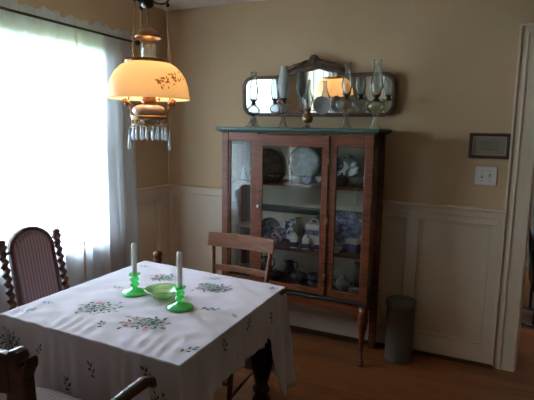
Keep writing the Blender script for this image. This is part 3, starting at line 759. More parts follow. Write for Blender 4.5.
mb = MB(); cb(mb, CX0-0.006, CX1+0.006, CYF-0.012, CYB, 0.412, 0.425); mb.build('base_moulding', 'greend', cab, bevel=0.003)
# scalloped apron
out = [(CX0+pw-ox, 0.412)]
for i in range(41):
    t = i/40; x = CX0+pw+(CX1-pw-CX0-pw)*t
    e = min(t, 1-t); z = 0.345-0.045*max(0, 1-e/0.10)**1.5+0.012*max(0, 1-abs(t-0.5)/0.12)*-1
    out.append((x-ox, z))
out.append((CX1-pw-ox, 0.412))
mb = MB(); mb.prism(out, CYF+0.006-oy, CYF+0.024-oy); mb.build('apron', 'cab', cab, bevel=0.002)
for xa in (CX0+0.01, CX1-0.03): mb = MB(); cb(mb, xa, xa+0.02, CYF+0.045, CYB-0.045, 0.34, 0.412); mb.build('side_apron', 'cab', cab)
for sx, xx in ((-1, CX0+0.028), (1, CX1-0.028)):
    mb = MB()
    pts = []; rad = []
    for z, off, r in ((0.40, 0.0, 0.030), (0.345, 0.004, 0.032), (0.30, 0.010, 0.034), (0.262, 0.008, 0.029), (0.21, 0.000, 0.021), (0.15, -0.008, 0.0165), (0.09, -0.010, 0.0135), (0.05, -0.005, 0.014), (0.025, 0.006, 0.021), (0.008, 0.010, 0.024), (0.0, 0.010, 0.020)):
        pts.append((xx-ox+sx*off*0.4, CYF+0.024-oy-off, z)); rad.append(r)
    mb.tube(pts, rad, 14)
    for s2 in (-1,):   # knee bracket scroll
        mb.prism([(xx-ox-sx*0.02, 0.40), (xx-ox-sx*0.085, 0.40), (xx-ox-sx*0.075, 0.36), (xx-ox-sx*0.05, 0.335), (xx-ox-sx*0.035, 0.30), (xx-ox-sx*0.02, 0.28)], CYF+0.004-oy, CYF+0.026-oy)
    mb.build('cabriole_leg', 'cab', cab)

# ------------------------------------------------------------------ mirror
def mirror_outline(grow=0.0, n_arc=10):
    x0, x1, z0, z1, r = 0.730-grow, 1.863+grow, 1.606-grow, 1.898+grow, 0.085+grow
    pts = []
    def arc(cx, cz, a0, a1, rr):
        for i in range(n_arc+1):
            a = a0+(a1-a0)*i/n_arc; pts.append((cx+rr*cos(a), cz+rr*sin(a)))
    arc(x0+r, z0+r, PI, 1.5*PI, r); arc(x1-r, z0+r, 1.5*PI, 2*PI, r); arc(x1-r, z1-r, 0, PI/2, r)
    n = 40; xa, xb = 1.515, 1.075
    for i in range(n+1):
        t = i/n; x = xa+(xb-xa)*t
        z = z1+0.052*max(0, sin(PI*t))**0.7 + 0.006*sin(PI*t*6)*sin(PI*t)
        pts.append((x, z))
    arc(x0+r, z1-r, PI/2, PI, r)
    return pts
mr = thing('wall_mirror', 'long wall mirror with rounded ends and carved brown crest above the china cabinet', 'mirror', (1.2965, -0.002, 1.590))
mr.rotation_euler = (0.080, 0, 0)
def sh(pts): return [(a-1.2965, b-1.590) for a, b in pts]
mb = MB(); mb.prism(sh(mirror_outline(-0.022)), -0.030, -0.020); mb.build('mirror_glass', 'mirror', mr)
mb = MB(); mb.band(sh(mirror_outline(0.0)), sh(mirror_outline(-0.024)), -0.044, -0.008); mb.band(sh(mirror_outline(-0.018)), sh(mirror_outline(-0.026)), -0.038, -0.029)
mb.build('frame', 'gilt', mr, bevel=0.006)
mb = MB(); mb.prism(sh(mirror_outline(-0.004)), -0.012, -0.008); mb.build('backing', 'frame', mr)
mb = MB(); rnd = random.Random(3)      # carved crest: overlapping leaf scrolls
def crest_z(x): t = (1.515-x)/0.44; return 1.898+0.052*max(0, sin(PI*max(0, min(1, t))))**0.7
for i in range(27):
    t = i/26; x = 1.083+0.424*t; z = crest_z(x)+0.010
    hgt = 0.010+0.030*math.exp(-((t-0.5)/0.14)**2)+0.010*abs(sin(t*9))
    s = 1 if t > 0.5 else -1
    mb.ball((x-1.2965, -0.034, z-1.59+hgt*0.4), 0.018, 8, 6, sc=(0.9, 0.7, 0.8+hgt*22))
    if i % 2 == 0:
        c = Vector((x-1.2965, -0.046, z-1.59+hgt*0.8)); pts = []
        for q in range(9): a = s*(q*0.75)+1.5; rr = 0.014*(1-q/11); pts.append((c.x+rr*cos(a), c.y-0.001*q, c.z+rr*sin(a)))
        mb.tube(pts, [0.004*(1-q/14) for q in range(9)], 6)
for k in range(7):
    a = PI*(0.08+0.84*k/6); mb.ball((0.026*cos(a), -0.040, 1.985-1.59+0.030*sin(a)), 0.015, 8, 6, sc=(0.9, 0.7, 1.0))
mb.ball((0, -0.048, 1.985-1.59), 0.022, 12, 8, sc=(1, 0.6, 1.1))
for s in (-1, 1):
    mb.tube([(s*0.225, -0.036, 1.905-1.59), (s*0.20, -0.042, 1.925-1.59), (s*0.16, -0.044, 1.950-1.59), (s*0.11, -0.044, 1.962-1.59), (s*0.05, -0.044, 1.985-1.59)], [0.006, 0.011, 0.012, 0.013, 0.012], 8)
mb.build('carved_crest', 'gilt', mr)

# ------------------------------------------------------------------ oil lamps on the cabinet
LZ = 1.5205
def oil_lamp(x, y, base, fontp, burn_z, chim, label, fmat='glass', cmat='glass', bmat='burner', flute=0, fontmat=None):
    t = thing('oil_lamp', label, 'oil lamp', (x, y, LZ), 0.2)
    MB().lathe(base, 28, cap0=True).build('base', fmat, t)
    MB().lathe(fontp, 28, flute=flute, fa=0.03 if flute else 0).build('font', fontmat or fmat, t)
    z = burn_z; b = MB()
    b.lathe([(0.012, z-0.004), (0.018, z), (0.019, z+0.010), (0.013, z+0.014), (0.016, z+0.020), (0.024, z+0.026), (0.026, z+0.034), (0.023, z+0.036), (0.010, z+0.034)], 20, cap0=True, cap1=True)
    for k in range(6): a = k*PI/3; b.tube([(0.024*cos(a), 0.024*sin(a), z+0.03), (0.028*cos(a), 0.028*sin(a), z+0.05)], 0.0016, 5)
    b.tube([(0.012, 0, z+0.012), (0.042, 0.0, z+0.006)], 0.0018, 6); b.ball((0.045, 0, z+0.006), 0.008, 8, 6, sc=(0.35, 1, 1))
    b.build('burner', bmat, t)
    MB().lathe(chim, 28).build('chimney', cmat, t)
    return t
def chimney(z, r0, rb, rt, h):
    o = [(r0, z), (r0*1.02, z+0.012), (rb, z+0.050), (rb*0.98, z+0.070), (rt*1.25, z+h*0.62), (rt, z+h*0.75), (rt*0.98, z+h*0.93), (rt*1.15, z+h)]
    return o+[(r-0.0012, zz) for r, zz in o[::-1]]
foot = [(0.058, 0.0), (0.058, 0.004), (0.050, 0.012), (0.040, 0.018), (0.030, 0.034), (0.022, 0.052), (0.016, 0.075), (0.020, 0.082)]
def scl(p, k, zk=1): return [(r*k, z*zk) for r, z in p]
oil_lamp(0.910, -0.225, scl(foot, 1.05), [(0.016, 0.082), (0.034, 0.090), (0.046, 0.105), (0.048, 0.120), (0.040, 0.140), (0.024, 0.153), (0.016, 0.158)], 0.158, chimney(0.192, 0.023, 0.033, 0.019, 0.190),
         'clear glass oil lamp with a wide spreading foot, leftmost on the cabinet top', fmat='smoke')
oil_lamp(1.140, -0.225, scl(foot, 0.62, 1.15), [(0.012, 0.094), (0.026, 0.102), (0.034, 0.118), (0.034, 0.135), (0.026, 0.152), (0.014, 0.165)], 0.165, [(0.026, 0.200), (0.027, 0.212), (0.044, 0.262), (0.045, 0.285), (0.036, 0.340), (0.027, 0.380), (0.024, 0.405), (0.026, 0.412), (0.0245, 0.412), (0.022, 0.400), (0.034, 0.338), (0.043, 0.285), (0.042, 0.262), (0.024, 0.212)],
         'oil lamp with a tall white milk glass chimney on a slender clear base', cmat='milk')
c_ = oil_lamp(1.318, -0.225, scl(foot, 0.60, 0.4), [(0.016, 0.033), (0.030, 0.038), (0.036, 0.052), (0.036, 0.072), (0.026, 0.088), (0.014, 0.094)], 0.094, chimney(0.128, 0.022, 0.037, 0.015, 0.190),
         'small squat oil lamp with brass base and round glass disc, middle of the five', bmat='brass', fontmat='brass')
mb = MB(); mb.tube([(0.015, 0.0, 0.112), (0.045, 0.02, 0.120), (0.086, 0.018, 0.150)], 0.003, 6); br_ = mb.build('disc_arm', 'brass', c_)
mb = MB(); mb.T = Matrix.Translation((0.092, 0.012, 0.152)) @ Matrix.Rotation(PI/2, 4, 'X') @ Matrix.Rotation(0.2, 4, 'Y')
mb.lathe([(0.0, -0.012), (0.020, -0.010), (0.045, 0.0), (0.058, 0.010), (0.060, 0.012), (0.058, 0.013), (0.044, 0.003), (0.0, -0.009)], 36, flute=18, fa=0.01); mb.build('disc', 'milk', c_)  # pale fluted glass disc held out beside the burner
oil_lamp(1.583, -0.225, scl(foot, 0.80, 1.0), [(0.014, 0.082), (0.030, 0.112), (0.055, 0.128), (0.064, 0.148), (0.062, 0.168), (0.044, 0.184), (0.020, 0.190)], 0.188, chimney(0.222, 0.024, 0.036, 0.020, 0.195),
         'clear oil lamp with round squat font, second from right on the cabinet', flute=12, fontmat='glass')
oil_lamp(1.778, -0.235, scl(foot, 0.72, 1.0), [(0.014, 0.082), (0.030, 0.100), (0.052, 0.116), (0.060, 0.134), (0.060, 0.150), (0.042, 0.170), (0.020, 0.180)], 0.176, chimney(0.210, 0.026, 0.042, 0.024, 0.215),
         'clear oil lamp with pale oil in its fluted font, rightmost on the cabinet top', flute=14, fontmat='amber')

# ------------------------------------------------------------------ china in the cabinet
def lathe_thing(name, label, cat, loc, prof, mat, seg=28, group=None, **kw):
    o = MB().lathe(prof, seg, **kw).build(name, mat, loc=loc); return tag(o, label, cat, group)
def standing_plate(name, label, cx, y, zshelf, r, mat, rim=None, sx=1.0, lean=0.14, rz=0.0, cat='plate'):
    """plate standing on its edge on the shelf, leaning back"""
    t = thing(name, label, cat, (cx, y, zshelf), rz)
    t.rotation_euler = (-lean, 0, rz)
    mb = MB(); mb.T = Matrix.Translation((0, 0, r)) @ Matrix.Scale(sx, 4, (1, 0, 0)) @ Matrix.Rotation(PI/2, 4, 'X')
    mb.lathe([(0.0, 0.002), (r*0.55, 0.002), (r*0.68, 0.007), (r*0.93, 0.013), (r*0.93, 0.009), (r*0.68, 0.001), (r*0.5, -0.004), (0.0, -0.004)], 36); mb.build('well', mat, t)
    mb = MB(); mb.T = Matrix.Translation((0, 0, r)) @ Matrix.Scale(sx, 4, (1, 0, 0)) @ Matrix.Rotation(PI/2, 4, 'X')
    mb.lathe([(r*0.92, 0.013), (r, 0.015), (r, 0.012), (r*0.92, 0.009), (r*0.92, 0.013)], 36); mb.build('rim', rim or mat, t)
    return t
YS = -0.16
# upper shelf
standing_plate('serving_plate', 'large round grey glass plate with dark rim standing on the upper shelf', 1.270, -0.125, S1, 0.128, 'greyplate', 'greyrim')
standing_plate('serving_plate', 'dark patterned round plate standing at the left end of the upper shelf behind the door', 0.995, -0.150, S1, 0.112, 'brownware', 'greyrim', rz=0.5)
standing_plate('serving_plate', 'black rimmed plate with white motif standing at the right of the upper shelf', 1.572, -0.130, S1, 0.100, 'motif', 'black', sx=1.0, rz=-0.1)
def cup(name, label, x, y, z, r, h, mat, handle=True, cat='cup', rz=0.0):
    t = thing(name, label, cat, (x, y, z), rz)
    MB().lathe([(r*0.5, 0), (r*0.52, h*0.06), (r*0.62, h*0.15), (r*0.9, h*0.5), (r, h), (r-0.003, h), (r*0.85, h*0.5), (r*0.5, h*0.14), (0, h*0.1)], 24, cap0=True).build('bowl', mat, t)
    if handle:
        MB().tube([(r*0.88, 0, h*0.8), (r*1.35, 0, h*0.82), (r*1.5, 0, h*0.5), (r*1.2, 0, h*0.25), (r*0.75, 0, h*0.28)], 0.004, 7).build('handle', mat, t)
    return t
cup('cream_cup', 'small pale figured cup in front of the large grey plate', 1.270, -0.285, S1, 0.040, 0.052, 'whiteware')
cup('cream_cup', 'dark cobalt cup beside the small pale cup on the upper shelf', 1.352, -0.290, S1, 0.032, 0.052, 'cobalt')
t = cup('cream_cup', 'white cup on a saucer at the right edge of the upper shelf door section', 1.435, -0.270, S1+0.0125, 0.030, 0.040, 'palewhite')
lathe_thing('saucer', 'white saucer under the white cup on the upper shelf', 'saucer', (1.435, -0.270, S1), [(0.0, 0.004), (0.022, 0.002), (0.024, 0), (0.030, 0), (0.060, 0.010), (0.060, 0.012), (0.028, 0.006), (0.0, 0.007)], 'palewhite')
lathe_thing('serving_bowl', 'dark footed bowl on the upper shelf in front of the left dark plate', 'bowl', (1.120, -0.275, S1), [(0.0, 0), (0.028, 0), (0.026, 0.012), (0.05, 0.030), (0.064, 0.055), (0.061, 0.055), (0.045, 0.032), (0, 0.018)], 'brownware')
lathe_thing('serving_bowl', 'grey glass bowl below the black rimmed plate at the right of the upper shelf', 'bowl', (1.695, -0.240, S1), [(0.0, 0), (0.035, 0), (0.036, 0.008), (0.062, 0.025), (0.070, 0.060), (0.067, 0.060), (0.058, 0.028), (0, 0.012)], 'greyplate')
lathe_thing('lidded_jar', 'dark green lidded jar on the upper shelf right beside the door stile', 'jar', (1.595, -0.300, S1), [(0.0, 0), (0.030, 0), (0.036, 0.02), (0.036, 0.045), (0.028, 0.058), (0.031, 0.060), (0.022, 0.070), (0.007, 0.074), (0.009, 0.084), (0, 0.088)], 'greyrim')
def figurine(label, x, y, z, h, mat, lean=0.0):
    t = thing('china_figurine', label, 'figurine', (x, y, z))
    b = MB(); b.lathe([(0.0, 0), (0.026, 0), (0.026, 0.008), (0.022, 0.012), (0.024, 0.02), (0.018, h*0.35), (0.011, h*0.55), (0.015, h*0.70), (0.013, h*0.78), (0.005, h*0.83)], 18); b.build('gown', mat, t)
    b = MB(); b.ball((lean, 0, h*0.90), h*0.085, 12, 8, sc=(0.9, 0.9, 1.15)); b.tube([(0, 0, h*0.80), (lean, 0, h*0.86)], 0.004, 6); b.build('head', 'palewhite', t)
    for s in (-1, 1):
        b = MB(); b.tube([(s*0.012, 0, h*0.74), (s*0.024, -0.006, h*0.60), (s*0.014, -0.018, h*0.52)], [0.0045, 0.004, 0.003], 6); b.build('arm', mat, t)
figurine('pale china figurine on the upper shelf behind the left glass, nearer the post', 0.842, -0.230, S1, 0.095, 'whiteware')
figurine('pale china figurine on the upper shelf behind the left glass, nearer the door', 0.915, -0.220, S1, 0.125, 'palewhite')
# middle shelf
standing_plate('blue_plate', 'teal and white plate standing at the left end of the middle shelf behind the door', 1.035, -0.185, S2, 0.082, 'tealware', rz=0.8)
standing_plate('blue_plate', 'blue and white plate standing behind the small canisters on the middle shelf', 1.185, -0.120, S2, 0.078, 'bluewhite')
standing_plate('blue_platter', 'large dark blue oval platter standing at the right of the middle shelf', 1.597, -0.130, S2, 0.124, 'bluedark', 'bluedark', sx=0.84, cat='platter')
def pitcher(label, x, y, z, r, h, mat, rz, name='china_pitcher'):
    t = thing(name, label, 'pitcher', (x, y, z), rz)
    MB().lathe([(r*0.6, 0), (r*0.62, h*0.03), (r*0.9, h*0.15), (r, h*0.35), (r*0.85, h*0.6), (r*0.6, h*0.8), (r*0.72, h), (r*0.68, h), (r*0.55, h*0.8), (0, h*0.7)], 24, cap0=True).build('body', mat, t)
    MB().tube([(r*0.6, 0, h*0.9), (r*1.25, 0, h*0.92), (r*1.4, 0, h*0.6), (r*0.9, 0, h*0.3)], 0.005, 7).build('handle', mat, t)
    MB().prism([(-r*0.60, h*0.82), (-r*0.55, h), (-r*1.10, h*1.04), (-r*0.85, h*0.9)], -0.008, 0.008).build('spout', mat, t)
pitcher('blue figured china pitcher on the middle shelf just right of the teal plate', 1.128, -0.265, S2, 0.044, 0.118, 'bluewhite', 0.4)
def canister(label, x, y, z, w_, h, mat='palewhite'):
    t = thing('spice_canister', label, 'canister', (x, y, z), 0.12)
    b = MB(); b.box(-w_, w_, -w_, w_, 0, h*0.74); b.build('body', mat, t, bevel=0.006)
    b = MB(); b.box(-w_*1.01, w_*1.01, -w_*1.02, w_*1.02, h*0.05, h*0.40); b.build('blue_band', 'cobalt', t, bevel=0.004)
    b = MB(); b.lathe([(w_*0.85, h*0.74), (w_*0.95, h*0.77), (w_*0.7, h*0.85), (w_*0.2, h*0.90), (w_*0.26, h*0.96), (0, h)], 16); b.build('lid', mat, t)
canister('small white canister with blue band on the middle shelf, left of the front three', 1.283, -0.320, S2, 0.025, 0.108)
canister('small white canister with blue band on the middle shelf, centre of the front three', 1.372, -0.322, S2, 0.025, 0.108)
canister('small blue-banded white canister, right of the front three on the middle shelf', 1.458, -0.320, S2, 0.025, 0.108)
t = thing('biscuit_jar', 'large white canister with loop handle on its lid behind the small canisters', 'jar', (1.388, -0.215, S2))
MB().box(-0.052, 0.052, -0.045, 0.045, 0, 0.145).build('body', 'palewhite', t, bevel=0.008)
MB().box(-0.050, 0.050, -0.0465, -0.0455, 0.085, 0.120).build('blue_band', 'bluedark', t)
b = MB(); b.box(-0.048, 0.048, -0.041, 0.041, 0.145, 0.158); b.tube([(0.030*cos(a), 0, 0.156+0.034*sin(a)) for a in [PI*k/10 for k in range(11)]], 0.005, 8); b.build('lid', 'palewhite', t, bevel=0.002)
lathe_thing('stoneware_jug', 'olive brown stoneware bottle at the back of the middle shelf', 'bottle', (1.262, -0.205, S2), [(0.0, 0), (0.033, 0), (0.036, 0.02), (0.036, 0.11), (0.028, 0.135), (0.016, 0.15), (0.016, 0.175), (0.021, 0.180), (0.021, 0.188), (0, 0.188)], 'olive')
t = thing('china_box', 'white box with dark blue decoration at the right end of the middle shelf', 'box', (1.678, -0.265, S2), -0.2)
MB().box(-0.042, 0.042, -0.03, 0.03, 0, 0.060).build('body', 'cobalt', t, bevel=0.004); MB().box(-0.044, 0.044, -0.032, 0.032, 0.060, 0.092).build('lid', 'palewhite', t, bevel=0.006)
lathe_thing('small_bowl', 'small pale bowl on the middle shelf right beside the door stile', 'bowl', (1.585, -0.318, S2), [(0.0, 0), (0.018, 0), (0.018, 0.005), (0.032, 0.018), (0.036, 0.036), (0.033, 0.036), (0.028, 0.02), (0, 0.010)], 'whiteware')
lathe_thing('flat_dish', 'brown flat dish on the middle shelf below the oval platter', 'dish', (1.650, -0.335, S2), [(0.0, 0.002), (0.02, 0), (0.026, 0.0), (0.020, 0.006), (0.0, 0.008)], 'olive')
lathe_thing('serving_bowl', 'wide white bowl on the middle shelf behind the left glass panel', 'bowl', (0.888, -0.240, S2), [(0.0, 0), (0.032, 0), (0.034, 0.015), (0.045, 0.060), (0.078, 0.110), (0.075, 0.111), (0.048, 0.038), (0, 0.015)], 'whiteware')
standing_plate('blue_plate', 'small pale figured plate leaning beside the stoneware bottle on the middle shelf', 1.330, -0.150, S2, 0.055, 'bluewhite')
standing_plate('olive_platter', 'olive oval platter standing at the back of the middle shelf behind the large canister', 1.405, -0.108, S2, 0.098, 'olive', 'olive', cat='platter')
# bottom board
def tureen(label, x, y, z, r, mat, kind='tureen', rz=0.0):
    t = thing('lidded_tureen', label, 'tureen', (x, y, z), rz)
    MB().lathe([(r*0.5, 0), (r*0.55, 0.006), (r*0.4, 0.016), (r*0.85, r*0.42), (r, r*0.75), (r*0.97, r*0.8), (0, r*0.72)], 28, cap0=True).build('bowl', mat, t)
    MB().lathe([(r*1.0, r*0.8), (r*0.8, r*1.02), (r*0.4, r*1.16), (r*0.1, r*1.2), (r*0.08, r*1.28), (r*0.17, r*1.36), (0, r*1.42)], 28).build('lid', mat, t)
    for s in (-1, 1):
        MB().tube([(s*r*0.92, 0, r*0.72), (s*r*1.25, 0, r*0.74), (s*r*1.25, 0, r*0.5), (s*r*0.85, 0, r*0.42)], 0.005, 7).build('handle', mat, t)
tureen('dark figured lidded tureen in the middle of the bottom shelf', 1.305, -0.270, S3, 0.064, 'darkware')
tureen('very dark lidded dish left on the bottom shelf beside the chair back', 1.135, -0.285, S3, 0.055, 'brownware', rz=0.3)
pitcher('small black pitcher behind the dark dishes at the left of the bottom shelf', 1.190, -0.160, S3, 0.040, 0.115, 'greyrim', 0.5)
pitcher('dark brown pitcher standing at the far left of the bottom shelf', 1.010, -0.170, S3, 0.042, 0.125, 'brownware', 0.2)
PL = [(0.0, 0.003), (0.034, 0.002), (0.036, 0), (0.042, 0), (0.066, 0.010), (0.066, 0.013), (0.040, 0.006), (0.0, 0.007)]
prev = None
for k in range(6):
    o = MB().lathe(PL, 28).build('dinner_plate', 'tealware' if k in (1, 4) else 'darkware', loc=(1.440, -0.270, S3+k*0.0125))
    lab = {0: 'lowest plate of the teal and dark stack on the bottom shelf', 1: 'second plate from below in the stack beside the tureen', 2: 'third plate from below in the stack beside the tureen',
           3: 'third plate from the top in the stack beside the tureen', 4: 'second plate from the top in the stack beside the tureen', 5: 'topmost plate of the stack beside the dark tureen'}[k]
    tag(o, lab, 'plate', 'stacked plates on the bottom shelf')
t = thing('lidded_teapot', 'grey and white lidded teapot at the right of the bottom shelf', 'teapot', (1.625, -0.285, S3), 0.2)
MB().lathe([(0.026, 0), (0.028, 0.004), (0.042, 0.020), (0.050, 0.042), (0.046, 0.064), (0.030, 0.080), (0, 0.080)], 28, cap0=True).build('body', 'whiteware', t)
MB().lathe([(0.030, 0.080), (0.024, 0.090), (0.008, 0.098), (0.006, 0.102), (0.009, 0.108), (0, 0.113)], 20).build('lid', 'whiteware', t)
MB().tube([(-0.044, 0, 0.03), (-0.062, 0, 0.045), (-0.068, 0, 0.072)], [0.009, 0.007, 0.005], 8).build('spout', 'whiteware', t)
MB().tube([(0.040, 0, 0.066), (0.066, 0, 0.070), (0.070, 0, 0.045), (0.046, 0, 0.026)], 0.0045, 8).build('handle', 'whiteware', t)
lathe_thing('tall_vase', 'tall pale glass jug at the right end of the bottom shelf', 'jug', (1.710, -0.200, S3), [(0.0, 0), (0.036, 0), (0.040, 0.01), (0.042, 0.06), (0.034, 0.10), (0.028, 0.15), (0.034, 0.175), (0.031, 0.175), (0.025, 0.15), (0, 0.10)], 'greyplate')
for k in range(3):
    o = MB().lathe(scl(PL, 0.55, 1), 24).build('small_saucer', 'whiteware', loc=(1.712, -0.325, S3+k*0.0125))
    tag(o, ['lowest of the three small saucers by the right post on the bottom shelf', 'middle of the three small saucers by the right post on the bottom shelf', 'topmost of the three small saucers by the right post on the bottom shelf'][k], 'saucer', 'small saucers on the bottom shelf')
lathe_thing('serving_bowl', 'pale dish on the bottom shelf behind the left glass panel', 'bowl', (0.890, -0.230, S3), [(0.0, 0), (0.032, 0), (0.034, 0.010), (0.055, 0.030), (0.072, 0.055), (0.069, 0.056), (0.048, 0.032), (0, 0.015)], 'greyplate')

# ------------------------------------------------------------------ chairs
def twist(mb, p0, p1, r, e, turns, seg=12, n=90, mi=0):
    p0 = Vector(p0); p1 = Vector(p1); d = (p1-p0).normalized(); x = d.cross(Vector((0, 1, 0))).normalized(); y = d.cross(x)
    pts = []
    for i in range(n+1):
        t = i/n; a = turns*2*PI*t; k = min(1, t*10, (1-t)*10)
        pts.append(p0+(p1-p0)*t+(x*cos(a)+y*sin(a))*e*k)
    vs = []; fs = []
    for c in pts:
        for k in range(seg): q = 2*PI*k/seg; vs.append(c+x*cos(q)*r+y*sin(q)*r)
    for i in range(n):
        for k in range(seg): k2 = (k+1) % seg; fs.append((i*seg+k, i*seg+k2, (i+1)*seg+k2, (i+1)*seg+k))
    fs.append(tuple(range(seg))[::-1]); fs.append(tuple(n*seg+k for k in range(seg)))
    mb.add(vs, fs, mi, True)
def spool_chair(label, loc, rz):
    """faces +x; back at x=0 leaning to -x"""
    t = thing('spool_twist_chair', label, 'chair', loc, rz)
    def bx(z): return -(z-0.45)*0.20      # back lean
    HW = 0.167
    for s in (-1, 1):
        mb = MB(); zt = 0.880; twist(mb, (bx(0.50), s*HW, 0.50), (bx(zt), s*HW, zt), 0.0170, 0.0050, 9, n=130)
        mb.T = Matrix.Translation((bx(zt+0.02), s*HW, zt+0.022))
        mb.lathe([(0.012, -0.026), (0.020, -0.020), (0.024, -0.008), (0.022, 0.004), (0.016, 0.010), (0.020, 0.016), (0.018, 0.026), (0.010, 0.033), (0.0, 0.035)], 14, flute=7, fa=0.08)
        mb.T = Matrix.Identity(4)
        mb.lathe([(0.0, 0.0), (0.014, 0.0), (0.018, 0.05), (0.014, 0.10), (0.020, 0.13), (0.014, 0.16), (0.019, 0.30), (0.016, 0.38), (0.021, 0.42), (0.021, 0.50), (0.014, 0.505)], 14)
        # shift leg part to its place
        n0 = len(mb.v)-14*11
        for i in range(n0, len(mb.v)):
            v = mb.v[i]; mb.v[i] = (v[0]+bx(0.50), v[1]+s*HW, v[2])
        mb.build('rear_post', 'chairwood', t)
        mb = MB(); mb.lathe([(0.0, 0.0), (0.016, 0.0), (0.020, 0.02), (0.013, 0.05), (0.022, 0.14), (0.015, 0.20), (0.023, 0.26), (0.017, 0.34), (0.022, 0.40), (0.022, 0.43)], 14)
        mb.build('leg', 'chairwood', t, loc=(0.40, s*0.185, 0))
    def arch(hw, z0, z1, n=24):
        r = hw; pts = [(-hw, z0)]
        for i in range(n+1): a = PI-PI*i/n; pts.append((r*cos(a), z1-hw*0.82+hw*0.82*sin(a)))
        pts.append((hw, z0)); return pts
    # arched back frame and upholstered pad, sheared along the lean
    def sheared(mb, off):
        mb.v = [(v[0]+bx(v[2]), v[1], v[2]) for v in mb.v]; return mb
    mb = MB(); mb.band(arch(0.134, 0.54, 0.975), arch(0.113, 0.57, 0.954), -0.014, 0.014, 'yz'); sheared(mb, 0); mb.build('back_frame', 'chairwood', t, bevel=0.006)
    mb = MB(); o_ = arch(0.114, 0.569, 0.955); i_ = arch(0.093, 0.595, 0.934)
    n = len(o_)
    vs = [(0.004, a, b) for a, b in o_]+[(0.019, a, b) for a, b in i_]
    fs = [(i, (i+1) % n, n+(i+1) % n, n+i) for i in range(n)]+[tuple(n+i for i in range(n))]
    mb.add(vs, fs, 0, False); vs = [(-0.004, a, b) for a, b in o_]+[(-0.014, a, b) for a, b in i_]; mb.add(vs, fs, 0, False); sheared(mb, 0); mb.build('back_pad', 'stripe', t, bevel=0.004)
    mb = MB(); mb.box(-0.014+bx(.53), 0.014+bx(.53), -HW, HW, 0.50, 0.545); mb.tube([(bx(0.86), -HW, 0.86), (bx(0.86), -0.125, 0.865)], 0.008, 8); mb.tube([(bx(0.86), HW, 0.86), (bx(0.86), 0.125, 0.865)], 0.008, 8); mb.build('cross_rail', 'chairwood', t, bevel=0.003)
    mb = MB(); mb.prism([(-0.02, -0.185), (0.42, -0.205), (0.43, 0.0), (0.42, 0.205), (-0.02, 0.185)], 0.39, 0.44, 'xy'); mb.build('seat_frame', 'chairwood', t, bevel=0.006)
    mb = MB(); mb.prism([(0.0, -0.170), (0.41, -0.19), (0.42, 0.0), (0.41, 0.19), (0.0, 0.170)], 0.44, 0.485, 'xy'); mb.build('seat_pad', 'stripe', t, bevel=0.018)
    mb = MB()
    for s in (-1, 1): mb.tube([(0.0, s*0.18, 0.16), (0.20, s*0.18, 0.16), (0.40, s*0.185, 0.16)], [0.009, 0.013, 0.009], 8)
    mb.tube([(0.2, -0.18, 0.16), (0.2, 0.0, 0.16), (0.2, 0.18, 0.16)], [0.009, 0.013, 0.009], 8); mb.build('stretcher', 'chairwood', t)
spool_chair('dark twist-post chair with arched rose-striped padded back in front of the curtained window', (0.390, -1.602, 0), 0.0)

# slat back chair between table and cabinet (faces -y)
sc_ = thing('slat_back_chair', 'mid-brown wooden chair with a wide curved top slat between the table and the cabinet', 'chair', (1.205, -0.985, 0), 0.0)
def sb(z): return (z-0.45)*0.12
for s in (-1, 1):
    mb = MB(); pts = [(s*0.165, 0.03, 0.0), (s*0.162, 0.0, 0.25), (s*0.162, 0.0, 0.45), (s*0.172, sb(0.65), 0.65), (s*0.186, sb(0.82), 0.82), (s*0.192, sb(0.88), 0.885)]
    mb.tube(pts, [0.013, 0.016, 0.017, 0.014, 0.012, 0.009], 8); mb.build('rear_leg', 'slat', sc_)
    mb = MB(); mb.tube([(s*0.175, -0.405, 0.0), (s*0.180, -0.395, 0.22), (s*0.180, -0.385, 0.42)], [0.011, 0.015, 0.018], 10); mb.build('front_leg', 'slat', sc_)
def slat(zc, h, hw, bow, th, name, ypull=0.0):
    vs = []; fs = []; n = 16
    for i in range(n+1):
        t = i/n*2-1; x = t*hw; y0 = bow*(1-t*t)
        hh = h*(1-0.06*t*t)
        for (dy, dz) in ((-th, -hh/2), (th, -hh/2), (th, hh/2), (-th, hh/2)): vs.append((x, y0+dy+sb(zc+dz)+ypull, zc+dz))
    for i in range(n):
        for k in range(4): k2 = (k+1) % 4; fs.append((i*4+k, i*4+k2, (i+1)*4+k2, (i+1)*4+k))
    fs += [(3, 2, 1, 0), tuple(n*4+k for k in range(4))]
    mb = MB(); mb.add(vs, fs); return mb.build(name, 'slat', sc_, bevel=0.004)
slat(0.862, 0.082, 0.212, 0.022, 0.009, 'top_slat', -0.016)
slat(0.700, 0.034, 0.166, 0.018, 0.007, 'lower_slat')
mb = MB(); mb.prism([(-0.185, 0.015), (-0.215, -0.39), (-0.19, -0.415), (0.19, -0.415), (0.215, -0.39), (0.185, 0.015)], 0.42, 0.448, 'xy'); mb.build('seat', 'slat', sc_, bevel=0.008)
mb = MB()
for s in (-1, 1): mb.tube([(s*0.163, 0.0, 0.20), (s*0.180, -0.395, 0.18)], 0.008, 8)
mb.tube([(-0.18, -0.395, 0.25), (0.18, -0.395, 0.25)], 0.009, 8); mb.tube([(-0.163, 0.0, 0.27), (0.163, 0.0, 0.27)], 0.008, 8)
mb.build('stretcher', 'slat', sc_)

